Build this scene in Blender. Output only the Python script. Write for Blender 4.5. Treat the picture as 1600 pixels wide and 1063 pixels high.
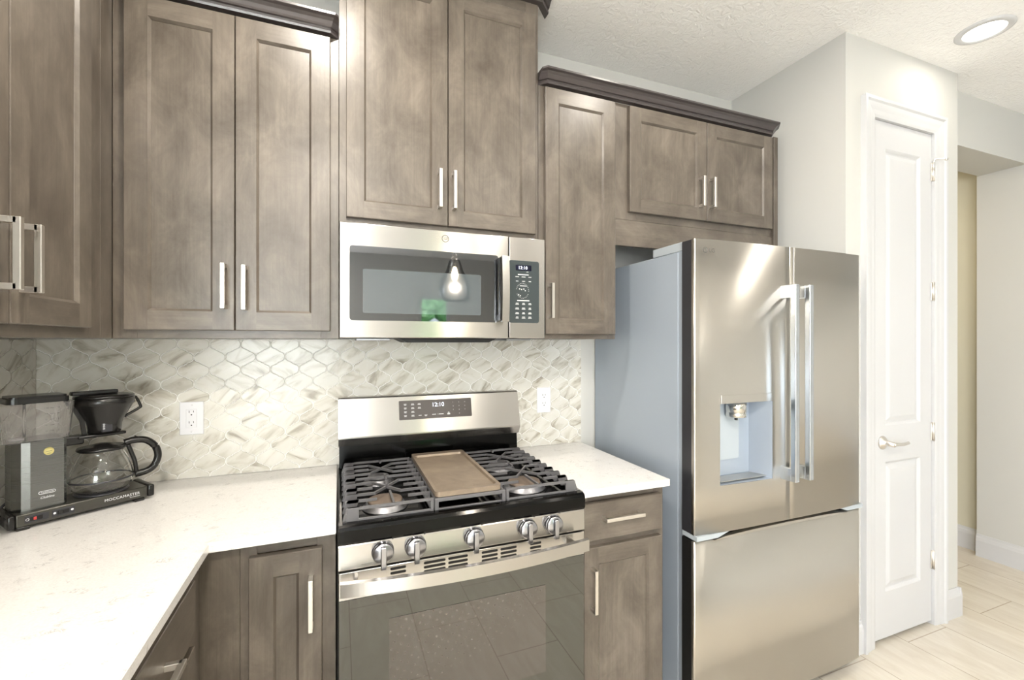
import bpy, bmesh, math, random
from mathutils import Vector, Matrix
S = bpy.context.scene
C = S.collection
for o in list(bpy.data.objects): bpy.data.objects.remove(o)
rnd = random.Random(7)
PI = math.pi

# ------------------------------------------------------------------ camera
cam_d = bpy.data.cameras.new('camera'); cam = bpy.data.objects.new('camera', cam_d); C.objects.link(cam)
cam_d.sensor_width = 36; cam_d.lens = 698.9/1600*36; cam_d.clip_start = .02; cam_d.shift_y = 1.3/1600
cam.location = (.006, -1.9475, 1.4141); cam.rotation_euler = (PI/2, 0, -.3687)
S.camera = cam
# ------------------------------------------------------------------ sky, view
w = bpy.data.worlds.new('sky'); S.world = w; w.use_nodes = True
wn = w.node_tree.nodes; bg = wn['Background']; bg.inputs[0].default_value = (.80, .90, 1, 1); bg.inputs[1].default_value = 3.5
S.view_settings.view_transform = 'Standard'; S.view_settings.look = 'None'
S.view_settings.gamma = 1; S.view_settings.use_curve_mapping = False
S.view_settings.exposure = .47
# ------------------------------------------------------------------ daylight
def area(name, loc, rot, sx, sy, power, col, spread=PI):
    l = bpy.data.lights.new(name, 'AREA'); l.shape = 'RECTANGLE'; l.size = sx; l.size_y = sy; l.energy = power; l.color = col
    l.spread = spread
    o = bpy.data.objects.new(name, l); C.objects.link(o); o.location = loc; o.rotation_euler = rot
    return o
area('daylight_left_window', (-3.40, -4.35, 1.35), (0, -PI/2-.35, 0), 1.8, 2.2, 62, (.66, .81, 1))
area('daylight_rear_added', (-1.3, -6.08, 1.4), (PI/2+.45, 0, 0), 2.5, 1.7, 132, (.95, .95, 1))  # unseen source added behind the camera to brighten cabinets and coffee corner
sun_d = bpy.data.lights.new('sun', 'SUN'); sun_d.energy = 7; sun_d.angle = .01; sun = bpy.data.objects.new('sun', sun_d); C.objects.link(sun); sun.rotation_euler = (-.8, .2, 0)
CEIL = 2.795
DOWN = [(-.05, -.88), (1.31, -.95), (2.68, -.85), (-.05, -2.6), (1.31, -2.6), (2.68, -2.6), (-.3, -4.4), (2.6, -4.4)]  # front row follows visible lamp and glints; rows behind it are added fill
for i, (x, y) in enumerate(DOWN):
    l = bpy.data.lights.new('downlight', 'AREA'); l.shape = 'DISK'; l.size = .13; l.energy = 1.3 if x > 2 and y > -1 else (13 if x < 0 else 6) if y > -1 else 1.2 if x > 2 else 36 if x < 0 else 9; l.color = (1, .93, .83)
    o = bpy.data.objects.new('downlight', l); C.objects.link(o); o.location = (x, y, CEIL-.012)
pl_ = bpy.data.lights.new('pendant_bulb_light', 'POINT'); pl_.energy = 10.5; pl_.shadow_soft_size = .03; pl_.color = (1, .88, .72)
plo = bpy.data.objects.new('pendant_bulb_light', pl_); C.objects.link(plo); plo.location = (.94, -2.62, 1.875)
for p, e in (((3.4, .7, 2.7), 9),):
    l = bpy.data.lights.new('hall_downlight', 'AREA'); l.shape = 'DISK'; l.size = .13; l.energy = e; l.color = (1, .84, .6)
    o = bpy.data.objects.new('hall_downlight', l); C.objects.link(o); o.location = p

# ------------------------------------------------------------------ materials
def srgb(r, g, b):
    f = lambda c: (c/255/12.92) if c/255 <= .04045 else ((c/255+.055)/1.055)**2.4
    return (f(r), f(g), f(b), 1)
def mat(name, col, rough=.5, metal=0, **k):
    m = bpy.data.materials.new(name); m.use_nodes = True
    p = m.node_tree.nodes['Principled BSDF']
    p.inputs['Base Color'].default_value = col; p.inputs['Roughness'].default_value = rough; p.inputs['Metallic'].default_value = metal
    for a, v in k.items(): p.inputs[a.replace('_', ' ')].default_value = v
    return m
def N(m, t, **k):
    n = m.node_tree.nodes.new(t)
    for a, v in k.items():
        if a in n.inputs: n.inputs[a].default_value = v
        else: setattr(n, a, v)
    return n
def lk(m, a, b): m.node_tree.links.new(a, b)
def P(m): return m.node_tree.nodes['Principled BSDF']
def ramp(m, fac, stops):
    r = N(m, 'ShaderNodeValToRGB'); e = r.color_ramp.elements
    while len(e) < len(stops): e.new(.5)
    for i, (p, c) in enumerate(stops): e[i].position = p; e[i].color = c
    lk(m, fac, r.inputs[0]); return r
def mapping(m, kind='Object', scale=(1, 1, 1), rot=(0, 0, 0), loc=(0, 0, 0)):
    tc = N(m, 'ShaderNodeTexCoord'); mp = N(m, 'ShaderNodeMapping')
    mp.inputs['Scale'].default_value = scale; mp.inputs['Rotation'].default_value = rot; mp.inputs['Location'].default_value = loc
    lk(m, tc.outputs[kind], mp.inputs[0]); return mp.outputs[0]
def noise(m, vec, scale=1, detail=3, rough=.5, dist=0):
    n = N(m, 'ShaderNodeTexNoise'); n.inputs['Scale'].default_value = scale; n.inputs['Detail'].default_value = detail
    n.inputs['Roughness'].default_value = rough; n.inputs['Distortion'].default_value = dist
    lk(m, vec, n.inputs['Vector']); return n.outputs['Fac']
def bump(m, h, strength=.2, dist=.002):
    b = N(m, 'ShaderNodeBump'); b.inputs['Strength'].default_value = strength; b.inputs['Distance'].default_value = dist
    lk(m, h, b.inputs['Height']); lk(m, b.outputs[0], P(m).inputs['Normal']); return b
def mix(m, fac, a, b, t='MIX'):
    n = N(m, 'ShaderNodeMix'); n.data_type = 'RGBA'; n.blend_type = t
    for i, v in ((0, fac), (6, a), (7, b)):
        if hasattr(v, 'is_linked') or hasattr(v, 'links'): lk(m, v, n.inputs[i])
        else: n.inputs[i].default_value = v
    return n.outputs[2]

def wood(name, vertical):
    m = mat(name, (0, 0, 0, 1), .36)
    s1 = (3.4, 3.4, 1.9) if vertical else (1.9, 3.4, 3.4)
    s2 = (150, 150, 5) if vertical else (5, 150, 150)
    a = noise(m, mapping(m, 'Object', s1), 2.6, 8, .68, .5)
    r = ramp(m, a, [(.3, srgb(76, 68, 60)), (.5, srgb(96, 88, 79)), (.7, srgb(116, 107, 97))])
    g = noise(m, mapping(m, 'Object', s2), 1.0, 4, .65)
    rg = ramp(m, g, [(.3, (.87, .86, .85, 1)), (.62, (1.04, 1.04, 1.04, 1))])
    c = mix(m, 1.0, r.outputs[0], rg.outputs[0], 'MULTIPLY')
    b = noise(m, mapping(m, 'Object', (9, 9, 9)), 4, 5, .7, .6)
    rb = ramp(m, b, [(.68, (1, 1, 1, 1)), (.78, (.80, .78, .76, 1))])
    c = mix(m, 1.0, c, rb.outputs[0], 'MULTIPLY')
    lk(m, c, P(m).inputs['Base Color'])
    P(m).inputs['Coat Weight'].default_value = .16; P(m).inputs['Coat Roughness'].default_value = .28
    bump(m, g, .06, .001)
    return m
WV, WH = wood('stained_maple_upright', True), wood('stained_maple_level', False)
WD = mat('crown_stain', srgb(66, 60, 60), .28, Coat_Weight=.3)
wall = mat('wall_paint', srgb(200, 199, 194), .72)
bump(wall, noise(wall, mapping(wall, 'Object', (1, 1, 1)), 120, 2), .12, .0008)
hallp = mat('hall_warm_light_tint', srgb(204, 199, 178), .75)  # tan tint puts the hall's warm light into the wall colour
ceil = mat('ceiling_paint', srgb(247, 246, 244), .85)
bump(ceil, noise(ceil, mapping(ceil, 'Object', (1, 1, 1)), 34, 4, .6, 1.5), .8, .008)
trimw = mat('trim_white', srgb(203, 203, 204), .38)
white = mat('white_plastic', srgb(226, 226, 230), .28)
# floor tile
ft = mat('floor_tile', (0, 0, 0, 1), .22)
v = mapping(ft, 'Object', (1, 1, 1))
sep = N(ft, 'ShaderNodeSeparateXYZ'); lk(ft, v, sep.inputs[0]); cmb = N(ft, 'ShaderNodeCombineXYZ')
a1 = N(ft, 'ShaderNodeMath', operation='ADD'); a1.inputs[1].default_value = 1.27+6.1
a2 = N(ft, 'ShaderNodeMath', operation='ADD'); a2.inputs[1].default_value = -.36+3.05
lk(ft, sep.outputs[1], a1.inputs[0]); lk(ft, sep.outputs[0], a2.inputs[0]); lk(ft, a1.outputs[0], cmb.inputs[0]); lk(ft, a2.outputs[0], cmb.inputs[1])
br = N(ft, 'ShaderNodeTexBrick'); br.offset = .5; lk(ft, cmb.outputs[0], br.inputs['Vector'])
for k_, v_ in (('Scale', 1), ('Brick Width', .61), ('Row Height', .305), ('Mortar Size', .0022), ('Mortar Smooth', .1), ('Bias', 0)): br.inputs[k_].default_value = v_
na = noise(ft, mapping(ft, 'Object', (5, 1.2, 1), (0, 0, .15)), 2.2, 6, .62, 1.6)
rc = ramp(ft, na, [(.3, srgb(203, 194, 180)), (.55, srgb(213, 206, 193)), (.75, srgb(220, 214, 203))])
lk(ft, rc.outputs[0], br.inputs['Color1']); lk(ft, rc.outputs[0], br.inputs['Color2']); br.inputs['Mortar'].default_value = srgb(172, 160, 144)
lk(ft, br.outputs['Color'], P(ft).inputs['Base Color'])
# quartz
qz = mat('white_quartz', (0, 0, 0, 1), .13)
qa = noise(qz, mapping(qz, 'Object', (1, 1.9, 1), (0, 0, .5)), 15, 7, .62, 2.2)
ab = N(qz, 'ShaderNodeMath', operation='SUBTRACT'); lk(qz, qa, ab.inputs[0]); ab.inputs[1].default_value = .5
ab2 = N(qz, 'ShaderNodeMath', operation='ABSOLUTE'); lk(qz, ab.outputs[0], ab2.inputs[0])
rv = ramp(qz, ab2.outputs[0], [(0, (1, 1, 1, 1)), (.022, (0, 0, 0, 1))])
mk = ramp(qz, noise(qz, mapping(qz, 'Object', (1, 1, 1)), 26, 3, .6), [(.53, (0, 0, 0, 1)), (.66, (.9, .9, .9, 1))])
f_ = mix(qz, 1.0, rv.outputs[0], mk.outputs[0], 'MULTIPLY')
sp = noise(qz, mapping(qz, 'Object', (1, 1, 1)), 260, 2, .5)
bs = ramp(qz, sp, [(.3, srgb(222, 219, 216)), (.7, srgb(233, 231, 228))])
lk(qz, mix(qz, f_, bs.outputs[0], srgb(160, 156, 156)), P(qz).inputs['Base Color'])
# marble tile (per-tile coordinates come from the UV map)
mb = mat('marble_tile', (0, 0, 0, 1), .2)
va = noise(mb, mapping(mb, 'UV', (7, 24, 1)), 1, 4, .55, 1.0)
vr = ramp(mb, va, [(.28, srgb(146, 138, 124)), (.40, srgb(190, 185, 173)), (.5, srgb(210, 207, 198)), (.8, srgb(219, 217, 211))])
vb = noise(mb, mapping(mb, 'UV', (5, 40, 1)), 1.2, 5, .6, 1.5)
vc = ramp(mb, vb, [(.25, srgb(140, 128, 112)), (.31, (1, 1, 1, 1))])
lk(mb, mix(mb, .75, vr.outputs[0], vc.outputs[0], 'MULTIPLY'), P(mb).inputs['Base Color'])
grout = mat('grout', srgb(240, 239, 235), .8)
def steel(name, col, rough, brush=.75):
    m = mat(name, col, rough, 1)
    P(m).inputs['Anisotropic'].default_value = brush; P(m).inputs['Anisotropic Rotation'].default_value = .25
    t = N(m, 'ShaderNodeTangent'); t.direction_type = 'UV_MAP'; t.uv_map = 'UVMap'; lk(m, t.outputs[0], P(m).inputs['Tangent'])
    g = noise(m, mapping(m, 'UV', (4, 900, 1)), 1, 2, .5)
    rr = ramp(m, g, [(.3, (rough-.012,)*3+(1,)), (.7, (rough+.018,)*3+(1,))]); lk(m, rr.outputs[0], P(m).inputs['Roughness'])
    return m
SS = steel('stainless_steel', srgb(188, 185, 181), .24, .88)
SF = steel('fridge_steel', srgb(206, 202, 195), .29, .9)
SK = steel('knob_steel', srgb(168, 168, 172), .22, .3)
nick = mat('brushed_nickel', srgb(226, 222, 216), .3, 1)
chrome = mat('chrome', srgb(215, 213, 208), .12, 1)
alum = mat('burner_aluminium', srgb(158, 158, 162), .42, 1)
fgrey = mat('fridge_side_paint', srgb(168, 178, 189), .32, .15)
fdark = mat('dark_grey_metal', srgb(62, 62, 66), .32, .4)
fl = mat('light_grey_plastic', srgb(172, 180, 186), .4)
blk = mat('black_enamel', srgb(5, 5, 5), .1, 0, Specular_IOR_Level=.2)
blkp = mat('black_plastic', srgb(26, 25, 24), .25)
blkm = mat('black_matte', srgb(14, 14, 14), .6)
iron = mat('cast_iron', srgb(98, 97, 99), .38, .1)
bump(iron, noise(iron, mapping(iron, 'Object', (1, 1, 1)), 900, 2), .2, .0005)
cap = mat('seasoned_cap', srgb(116, 102, 90), .6)
gr = mat('griddle_iron', (0, 0, 0, 1), .38, .25)
gn = noise(gr, mapping(gr, 'Object', (1, 1, 1)), 9, 6, .7, .5)
lk(gr, ramp(gr, gn, [(.3, srgb(122, 108, 94)), (.7, srgb(156, 140, 121))]).outputs[0], P(gr).inputs['Base Color'])
bump(gr, noise(gr, mapping(gr, 'Object', (1, 1, 1)), 700, 2), .2, .0005)
glass_b = mat('black_glass', srgb(22, 24, 26), .03, 0, IOR=1.6, Coat_Weight=1.0, Coat_IOR=1.9, Coat_Roughness=.02)
glass_o = mat('oven_glass', srgb(36, 39, 31), .03, 0, IOR=1.5, Coat_Weight=1.0, Coat_IOR=1.75, Coat_Roughness=.015)
ow = mat('oven_window_glass', (0, 0, 0, 1), .03, 0, IOR=1.5, Coat_Weight=1.0, Coat_IOR=1.75, Coat_Roughness=.015)
vo = N(ow, 'ShaderNodeTexVoronoi'); vo.voronoi_dimensions = '2D'; vo.feature = 'SMOOTH_F1'; vo.inputs['Scale'].default_value = 46; vo.inputs['Randomness'].default_value = .2
lk(ow, mapping(ow, 'UV', (1, 1, 1), (0, 0, .5)), vo.inputs['Vector'])
lk(ow, ramp(ow, vo.outputs['Distance'], [(.05, srgb(66, 60, 55)), (.6, srgb(56, 52, 47))]).outputs[0], P(ow).inputs['Base Color'])
mwin = mat('microwave_window_mesh', srgb(74, 82, 86), .06, 0, IOR=1.6, Coat_Weight=1.0, Coat_IOR=1.9, Coat_Roughness=.02)
panelg = mat('keypad_glass', srgb(56, 64, 66), .06, 0, Coat_Weight=1)
dispg = mat('display_window', srgb(18, 20, 40), .1)
panelr = mat('range_keypad_glass', srgb(66, 60, 58), .3, 0)
ink = mat('grey_ink', srgb(205, 205, 205), .5)
inkd = mat('dark_ink', srgb(84, 82, 80), .5)
def emit(name, col, s):
    m = mat(name, col, .5); P(m).inputs['Emission Color'].default_value = col; P(m).inputs['Emission Strength'].default_value = s; return m
led = emit('clock_digits', (.80, .86, 1, 1), .9)
lamp = emit('lit_lens', (1, .95, .86, 1), 3)
bulbm = emit('lit_bulb', (1, .85, .6, 1), 25)
def clear(name, col, rough=.0, ior=1.45):
    m = mat(name, col, rough, 0, IOR=ior); P(m).inputs['Transmission Weight'].default_value = 1; return m
glass = clear('clear_glass', (.98, .98, .97, 1))
plast = clear('clear_plastic', (.97, .95, .94, 1), .05, 1.15); P(plast).inputs['Transmission Weight'].default_value = .93
pane = clear('window_glass', (1, 1, 1, 1), 0, 1.02)
thin = mat('thin_lamp_glass', (1, 1, 1, 1), .02)
tb_, gb_, mx_ = N(thin, 'ShaderNodeBsdfTransparent'), N(thin, 'ShaderNodeBsdfGlossy'), N(thin, 'ShaderNodeMixShader')
gb_.inputs['Roughness'].default_value = .02; lw_ = N(thin, 'ShaderNodeLayerWeight'); lw_.inputs['Blend'].default_value = .25
lk(thin, lw_.outputs['Fresnel'], mx_.inputs[0]); lk(thin, tb_.outputs[0], mx_.inputs[1]); lk(thin, gb_.outputs[0], mx_.inputs[2])
lk(thin, mx_.outputs[0], thin.node_tree.nodes['Material Output'].inputs['Surface'])
sticker = mat('gold_sticker', srgb(226, 212, 140), .35)
red = mat('red_switch', srgb(190, 62, 60), .4)
ano = steel('anodised_black_metal', srgb(118, 119, 117), .26, .4)
anb = mat('anodised_base_metal', srgb(84, 83, 78), .3, .8)
ano.node_tree.nodes['Principled BSDF'].inputs['Anisotropic Rotation'].default_value = 0
leaf = mat('hedge_leaves', (0, 0, 0, 1), .6)
lk(leaf, ramp(leaf, noise(leaf, mapping(leaf, 'Object', (1, 1, 1)), 9, 5, .7), [(.35, srgb(90, 150, 92)), (.65, srgb(180, 232, 170))]).outputs[0], P(leaf).inputs['Base Color'])
grass = mat('lawn', srgb(120, 146, 104), .8)

# ------------------------------------------------------------------ building helpers
ROOT = {}
def bx(bm, x0, x1, y0, y1, z0, z1, bev=.0015, mi=0, seg=1):
    g = bmesh.ops.create_cube(bm, size=1, matrix=Matrix.Translation(((x0+x1)/2, (y0+y1)/2, (z0+z1)/2)) @ Matrix.Diagonal((abs(x1-x0), abs(y1-y0), abs(z1-z0), 1)))
    fs = list({f for v_ in g['verts'] for f in v_.link_faces})
    for f in fs: f.material_index = mi
    if bev > 0:
        es = list({e for f in fs for e in f.edges})
        r = bmesh.ops.bevel(bm, geom=es, offset=min(bev, .45*min(abs(x1-x0), abs(y1-y0), abs(z1-z0))), segments=seg, affect='EDGES', profile=.5)
        for f in r['faces']: f.material_index = mi; f.smooth = seg > 1
    return bm
def prism(bm, poly, axis, a, b, mi=0, smooth=False):
    """poly: 2-D outline; axis x -> (y,z), y -> (x,z), z -> (x,y)"""
    def pt(p, t): return {'x': (t, p[0], p[1]), 'y': (p[0], t, p[1]), 'z': (p[0], p[1], t)}[axis]
    A = [bm.verts.new(pt(p, a)) for p in poly]; B = [bm.verts.new(pt(p, b)) for p in poly]
    n = len(poly); fs = [bm.faces.new(A), bm.faces.new(B[::-1])]
    for i in range(n):
        f = bm.faces.new((A[i], B[i], B[(i+1) % n], A[(i+1) % n])); f.smooth = smooth; fs.append(f)
    for f in fs: f.material_index = mi
    bmesh.ops.recalc_face_normals(bm, faces=fs)
    return bm
def rrect(x0, x1, z0, z1, r, n=5):
    out = []
    for cx_, cz_, a0 in ((x1-r, z1-r, 0), (x0+r, z1-r, 90), (x0+r, z0+r, 180), (x1-r, z0+r, 270)):
        for i in range(n+1):
            t = math.radians(a0+90*i/n); out.append((cx_+r*math.cos(t), cz_+r*math.sin(t)))
    return out
def lathe(bm, prof, c=(0, 0, 0), axis='z', n=32, mi=0, smooth=True, cap_=True):
    """prof: (r, h) list"""
    rings = []
    for r, h in prof:
        ring = []
        for i in range(n):
            t = 2*PI*i/n; a, b = r*math.cos(t), r*math.sin(t)
            p = {'z': (a, b, h), 'y': (a, h, b), 'x': (h, a, b)}[axis]
            ring.append(bm.verts.new((p[0]+c[0], p[1]+c[1], p[2]+c[2])))
        rings.append(ring)
    fs = []
    for A, B in zip(rings, rings[1:]):
        for i in range(n):
            f = bm.faces.new((A[i], A[(i+1) % n], B[(i+1) % n], B[i])); f.smooth = smooth; fs.append(f)
    if cap_:
        if prof[0][0] > 1e-6: fs.append(bm.faces.new(rings[0][::-1]))
        if prof[-1][0] > 1e-6: fs.append(bm.faces.new(rings[-1]))
    for f in fs: f.material_index = mi
    bmesh.ops.recalc_face_normals(bm, faces=fs)
    return bm
def tube(bm, pts, r, n=8, mi=0, square=False, rz=None):
    """sweep along pts; square: 4 sided box section r wide, rz tall"""
    pts = [Vector(p) for p in pts]; rings = []
    if len(pts) > 3 and not square:          # rounded path
        q = [pts[0]*2-pts[1]]+pts+[pts[-1]*2-pts[-2]]; o_ = []
        for a, b, c, d in zip(q, q[1:], q[2:], q[3:]):
            for k in range(6):
                u = k/6; o_.append(.5*((2*b)+(c-a)*u+(2*a-5*b+4*c-d)*u*u+(3*b-a-3*c+d)*u**3))
        pts = o_+[pts[-1]]
    for i, p in enumerate(pts):
        d = (pts[min(i+1, len(pts)-1)]-pts[max(i-1, 0)]).normalized()
        up = Vector((0, 0, 1)) if abs(d.z) < .9 else Vector((0, 1, 0))
        s = d.cross(up).normalized(); u = s.cross(d).normalized()
        if square:
            h = rz or r; ring = [p+s*a*r/2+u*b*h/2 for a, b in ((-1, -1), (1, -1), (1, 1), (-1, 1))]
        else: ring = [p+(s*math.cos(2*PI*k/n)+u*math.sin(2*PI*k/n))*r for k in range(n)]
        rings.append([bm.verts.new(q) for q in ring])
    k = len(rings[0]); fs = []
    for A, B in zip(rings, rings[1:]):
        for i in range(k):
            f = bm.faces.new((A[i], A[(i+1) % k], B[(i+1) % k], B[i])); f.smooth = not square; fs.append(f)
    fs += [bm.faces.new(rings[0][::-1]), bm.faces.new(rings[-1])]
    for f in fs: f.material_index = mi
    bmesh.ops.recalc_face_normals(bm, faces=fs)
    return bm
def boxuv(me):
    uv = me.uv_layers.new(name='UVMap')
    for p in me.polygons:
        n = p.normal; a = max(range(3), key=lambda i: abs(n[i]))
        for li in p.loop_indices:
            c = me.vertices[me.loops[li].vertex_index].co
            uv.data[li].uv = (c.y, c.z) if a == 0 else (c.x, c.z) if a == 1 else (c.x, c.y)
def obj(name, bm, mats, parent=None, local=False, label=None):
    if not isinstance(mats, (list, tuple)): mats = [mats]
    me = bpy.data.meshes.new(name)
    if parent is not None and not local:
        bm.transform(ROOT[parent.name].inverted())
    bm.to_mesh(me); bm.free()
    for m in mats: me.materials.append(m)
    if not me.uv_layers: boxuv(me)
    o = bpy.data.objects.new(name, me); C.objects.link(o)
    ROOT[o.name] = ROOT[parent.name] if parent is not None else Matrix()
    if parent is not None: o.parent = parent
    if label: o['label'] = label
    return o
def thing(name, label, cat, loc=(0, 0, 0), rz=0, group=None):
    o = bpy.data.objects.new(name, None); C.objects.link(o); o.empty_display_size = .1
    o.location = loc; o.rotation_euler = (0, 0, rz)
    o['label'] = label; o['category'] = cat
    if group: o['group'] = group
    ROOT[o.name] = Matrix.Translation(loc) @ Matrix.Rotation(rz, 4, 'Z')
    return o
def tag(o, label, cat, group=None):
    o['label'] = label; o['category'] = cat
    if group: o['group'] = group
    return o
def struct(name, bm, m, parent=None):
    o = obj(name, bm, m, parent)
    if parent is None: o['kind'] = 'structure'
    return o
NB = bmesh.new
def text(name, s, size, mat_, parent, M, label=None, shear=0, spacing=1):
    cu = bpy.data.curves.new(name, 'FONT'); cu.body = s; cu.size = size; cu.extrude = .00015; cu.align_x = 'CENTER'; cu.align_y = 'CENTER'
    cu.shear = shear; cu.space_character = spacing; cu.resolution_u = 3
    t = bpy.data.objects.new(name, cu); C.objects.link(t)
    dg = bpy.context.evaluated_depsgraph_get(); dg.update()
    me = bpy.data.meshes.new_from_object(t.evaluated_get(dg)); bpy.data.objects.remove(t)
    bm = NB(); bm.from_mesh(me); bm.transform(M)
    return obj(name, bm, mat_, parent, local=True, label=label)
def front(x, y, z, tilt=0):   # text plane facing -y
    return Matrix.Translation((x, y, z)) @ Matrix.Rotation(PI/2-tilt, 4, 'X')
def textbm(bm, s, size, M, shear=0):
    cu = bpy.data.curves.new('t', 'FONT'); cu.body = s; cu.size = size; cu.extrude = .00015; cu.align_x = 'CENTER'; cu.align_y = 'CENTER'; cu.resolution_u = 2; cu.shear = shear
    t = bpy.data.objects.new('t', cu); C.objects.link(t)
    dg = bpy.context.evaluated_depsgraph_get(); dg.update()
    me = bpy.data.meshes.new_from_object(t.evaluated_get(dg)); bpy.data.objects.remove(t)
    b2 = NB(); b2.from_mesh(me); b2.transform(M); b2.to_mesh(me); b2.free(); bm.from_mesh(me)

# ================================================================== SETTING
XR, YR = 3.93, -6.2          # right wall, rear wall
XL = -.934
struct('floor', bx(NB(), -3.7, 4.6, YR-.1, 2.2, -.1, 0, 0), ft)
struct('ceiling', bx(NB(), -3.7, 4.6, YR-.1, 2.2, CEIL, CEIL+.1, 0), ceil)
struct('wall_back', bx(NB(), -1.1, 2.23, 0, .11, 0, CEIL, 0), wall)
def wall_with_holes(name, axis, pos, th, a0, a1, holes, m):
    bm = NB(); xs = sorted({a0, a1, *[h[0] for h in holes], *[h[1] for h in holes]})
    def put(u0, u1, z0, z1):
        if z1-z0 < 1e-4: return
        if axis == 'x': bx(bm, pos, pos+th, u0, u1, z0, z1, 0)
        else: bx(bm, u0, u1, pos, pos+th, z0, z1, 0)
    for u0, u1 in zip(xs, xs[1:]):
        h = [q for q in holes if q[0] <= u0+1e-6 and q[1] >= u1-1e-6]
        if h: put(u0, u1, 0, h[0][2]); put(u0, u1, h[0][3], CEIL)
        else: put(u0, u1, 0, CEIL)
    bmesh.ops.remove_doubles(bm, verts=bm.verts, dist=1e-5)
    return struct(name, bm, m)
XN, YN = -3.5, -2.56      # unseen nook at left behind the camera, added to let in window light
struct('wall_left', bx(NB(), XL-.11, XL, YN, 0, 0, CEIL, 0), wall)
struct('wall_nook_front', bx(NB(), XN-.11, XL-.111, YN, YN+.11, 0, CEIL, 0), wall)
wall_with_holes('wall_nook_left', 'x', XN-.11, .11, YR, YN-.001, [(-5.5, -3.2, .4, 2.3)], wall)
wall_with_holes('wall_rear', 'y', YR-.11, .11, XN-.11, XR+.11, [(-2.6, 0, .5, 2.25), (1.22, 1.74, 0, 2.15)], wall)
# wall to the right of the fridge and the pantry wall
struct('wall_niche', bx(NB(), 2.115, 2.225, -.512, 0, 0, CEIL, 0), wall)
bm = NB(); PY = -.622
for a in ((2.115, 2.295, 0, CEIL), (2.772, 2.985, 0, CEIL), (2.295, 2.772, 2.452, CEIL)): bx(bm, a[0], a[1], PY, PY+.11, a[2], a[3], 0)
bmesh.ops.remove_doubles(bm, verts=bm.verts, dist=1e-5)
struct('wall_pantry', bm, wall)
struct('wall_pantry_side', bx(NB(), 2.875, 2.985, PY+.11, 2.1, 0, CEIL, 0), wall)
struct('wall_header', bx(NB(), 2.985, XR, -.53, -.31, 2.497, CEIL, 0), wall)
struct('wall_right', bx(NB(), XR, XR+.11, YR, -.30, 0, CEIL, 0), wall)
struct('wall_hall', bx(NB(), XR+.075, XR+.185, -.30, 2.1, 0, CEIL, 0), hallp)
struct('wall_hall_end', bx(NB(), 2.985, XR+.075, 2.0, 2.1, 0, CEIL, 0), hallp)
# pantry interior so that the gap under the door looks into a closed closet
BASE = [(0, 0), (.014, 0), (.014, .105), (.010, .122), (.006, .130), (.004, .145), (0, .145)]
def baseboard(name, axis, pos, sgn, a, b):
    poly = [(pos+sgn*d, z) for d, z in BASE]
    return struct(name, prism(NB(), poly, axis, a, b), trimw)
baseboard('baseboard_pantry_right', 'x', PY, -1, 2.85, 2.985)
baseboard('baseboard_pantry_left', 'x', PY, -1, 2.115, 2.218)
baseboard('baseboard_pantry_side', 'y', 2.985, 1, PY-.014, 2.0)
baseboard('baseboard_right', 'y', XR, -1, YR, -.30)
baseboard('baseboard_hall', 'y', XR+.075, -1, -.30, 2.0)
baseboard('baseboard_niche', 'y', 2.115, -1, PY-.014, 0)
baseboard('baseboard_rear', 'x', YR, 1, XN+.02, 1.2)
baseboard('baseboard_left', 'y', XN, 1, YR, YN)
# door casing
def casing_path(x0, x1, zt, wid, y0, dirn=-1):
    prof = [(0, 0), (0, .010), (.012, .013), (.030, .014), (.045, .0165), (wid-.022, .018), (wid-.014, .024), (wid, .024), (wid, 0)]
    bm = NB(); path = [(x0, 0), (x0, zt), (x1, zt), (x1, 0)]; offs = [(-1, 0), (-1, 1), (1, 1), (1, 0)]
    rings = [[bm.verts.new((p[0]+o[0]*d, y0+dirn*t, p[1]+o[1]*d)) for d, t in prof] for p, o in zip(path, offs)]
    for A, B in zip(rings, rings[1:]):
        for i in range(len(prof)-1): bm.faces.new((A[i], A[i+1], B[i+1], B[i]))
    bm.faces.new(rings[0]); bm.faces.new(rings[-1][::-1]); bmesh.ops.recalc_face_normals(bm, faces=bm.faces)
    return bm
struct('trim_1', casing_path(2.303, 2.764, 2.444, .086, PY), trimw)
bm = NB()
bx(bm, 2.295, 2.304, PY-.001, PY+.11, 0, 2.452, 0); bx(bm, 2.763, 2.772, PY-.001, PY+.11, 0, 2.452, 0); bx(bm, 2.304, 2.763, PY-.001, PY+.11, 2.443, 2.452, 0)
bx(bm, 2.304, 2.314, PY+.042, PY+.06, 0, 2.443, 0); bx(bm, 2.753, 2.763, PY+.042, PY+.06, 0, 2.443, 0); bx(bm, 2.314, 2.753, PY+.042, PY+.06, 2.433, 2.443, 0)
struct('trim_2', bm, trimw)
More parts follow.
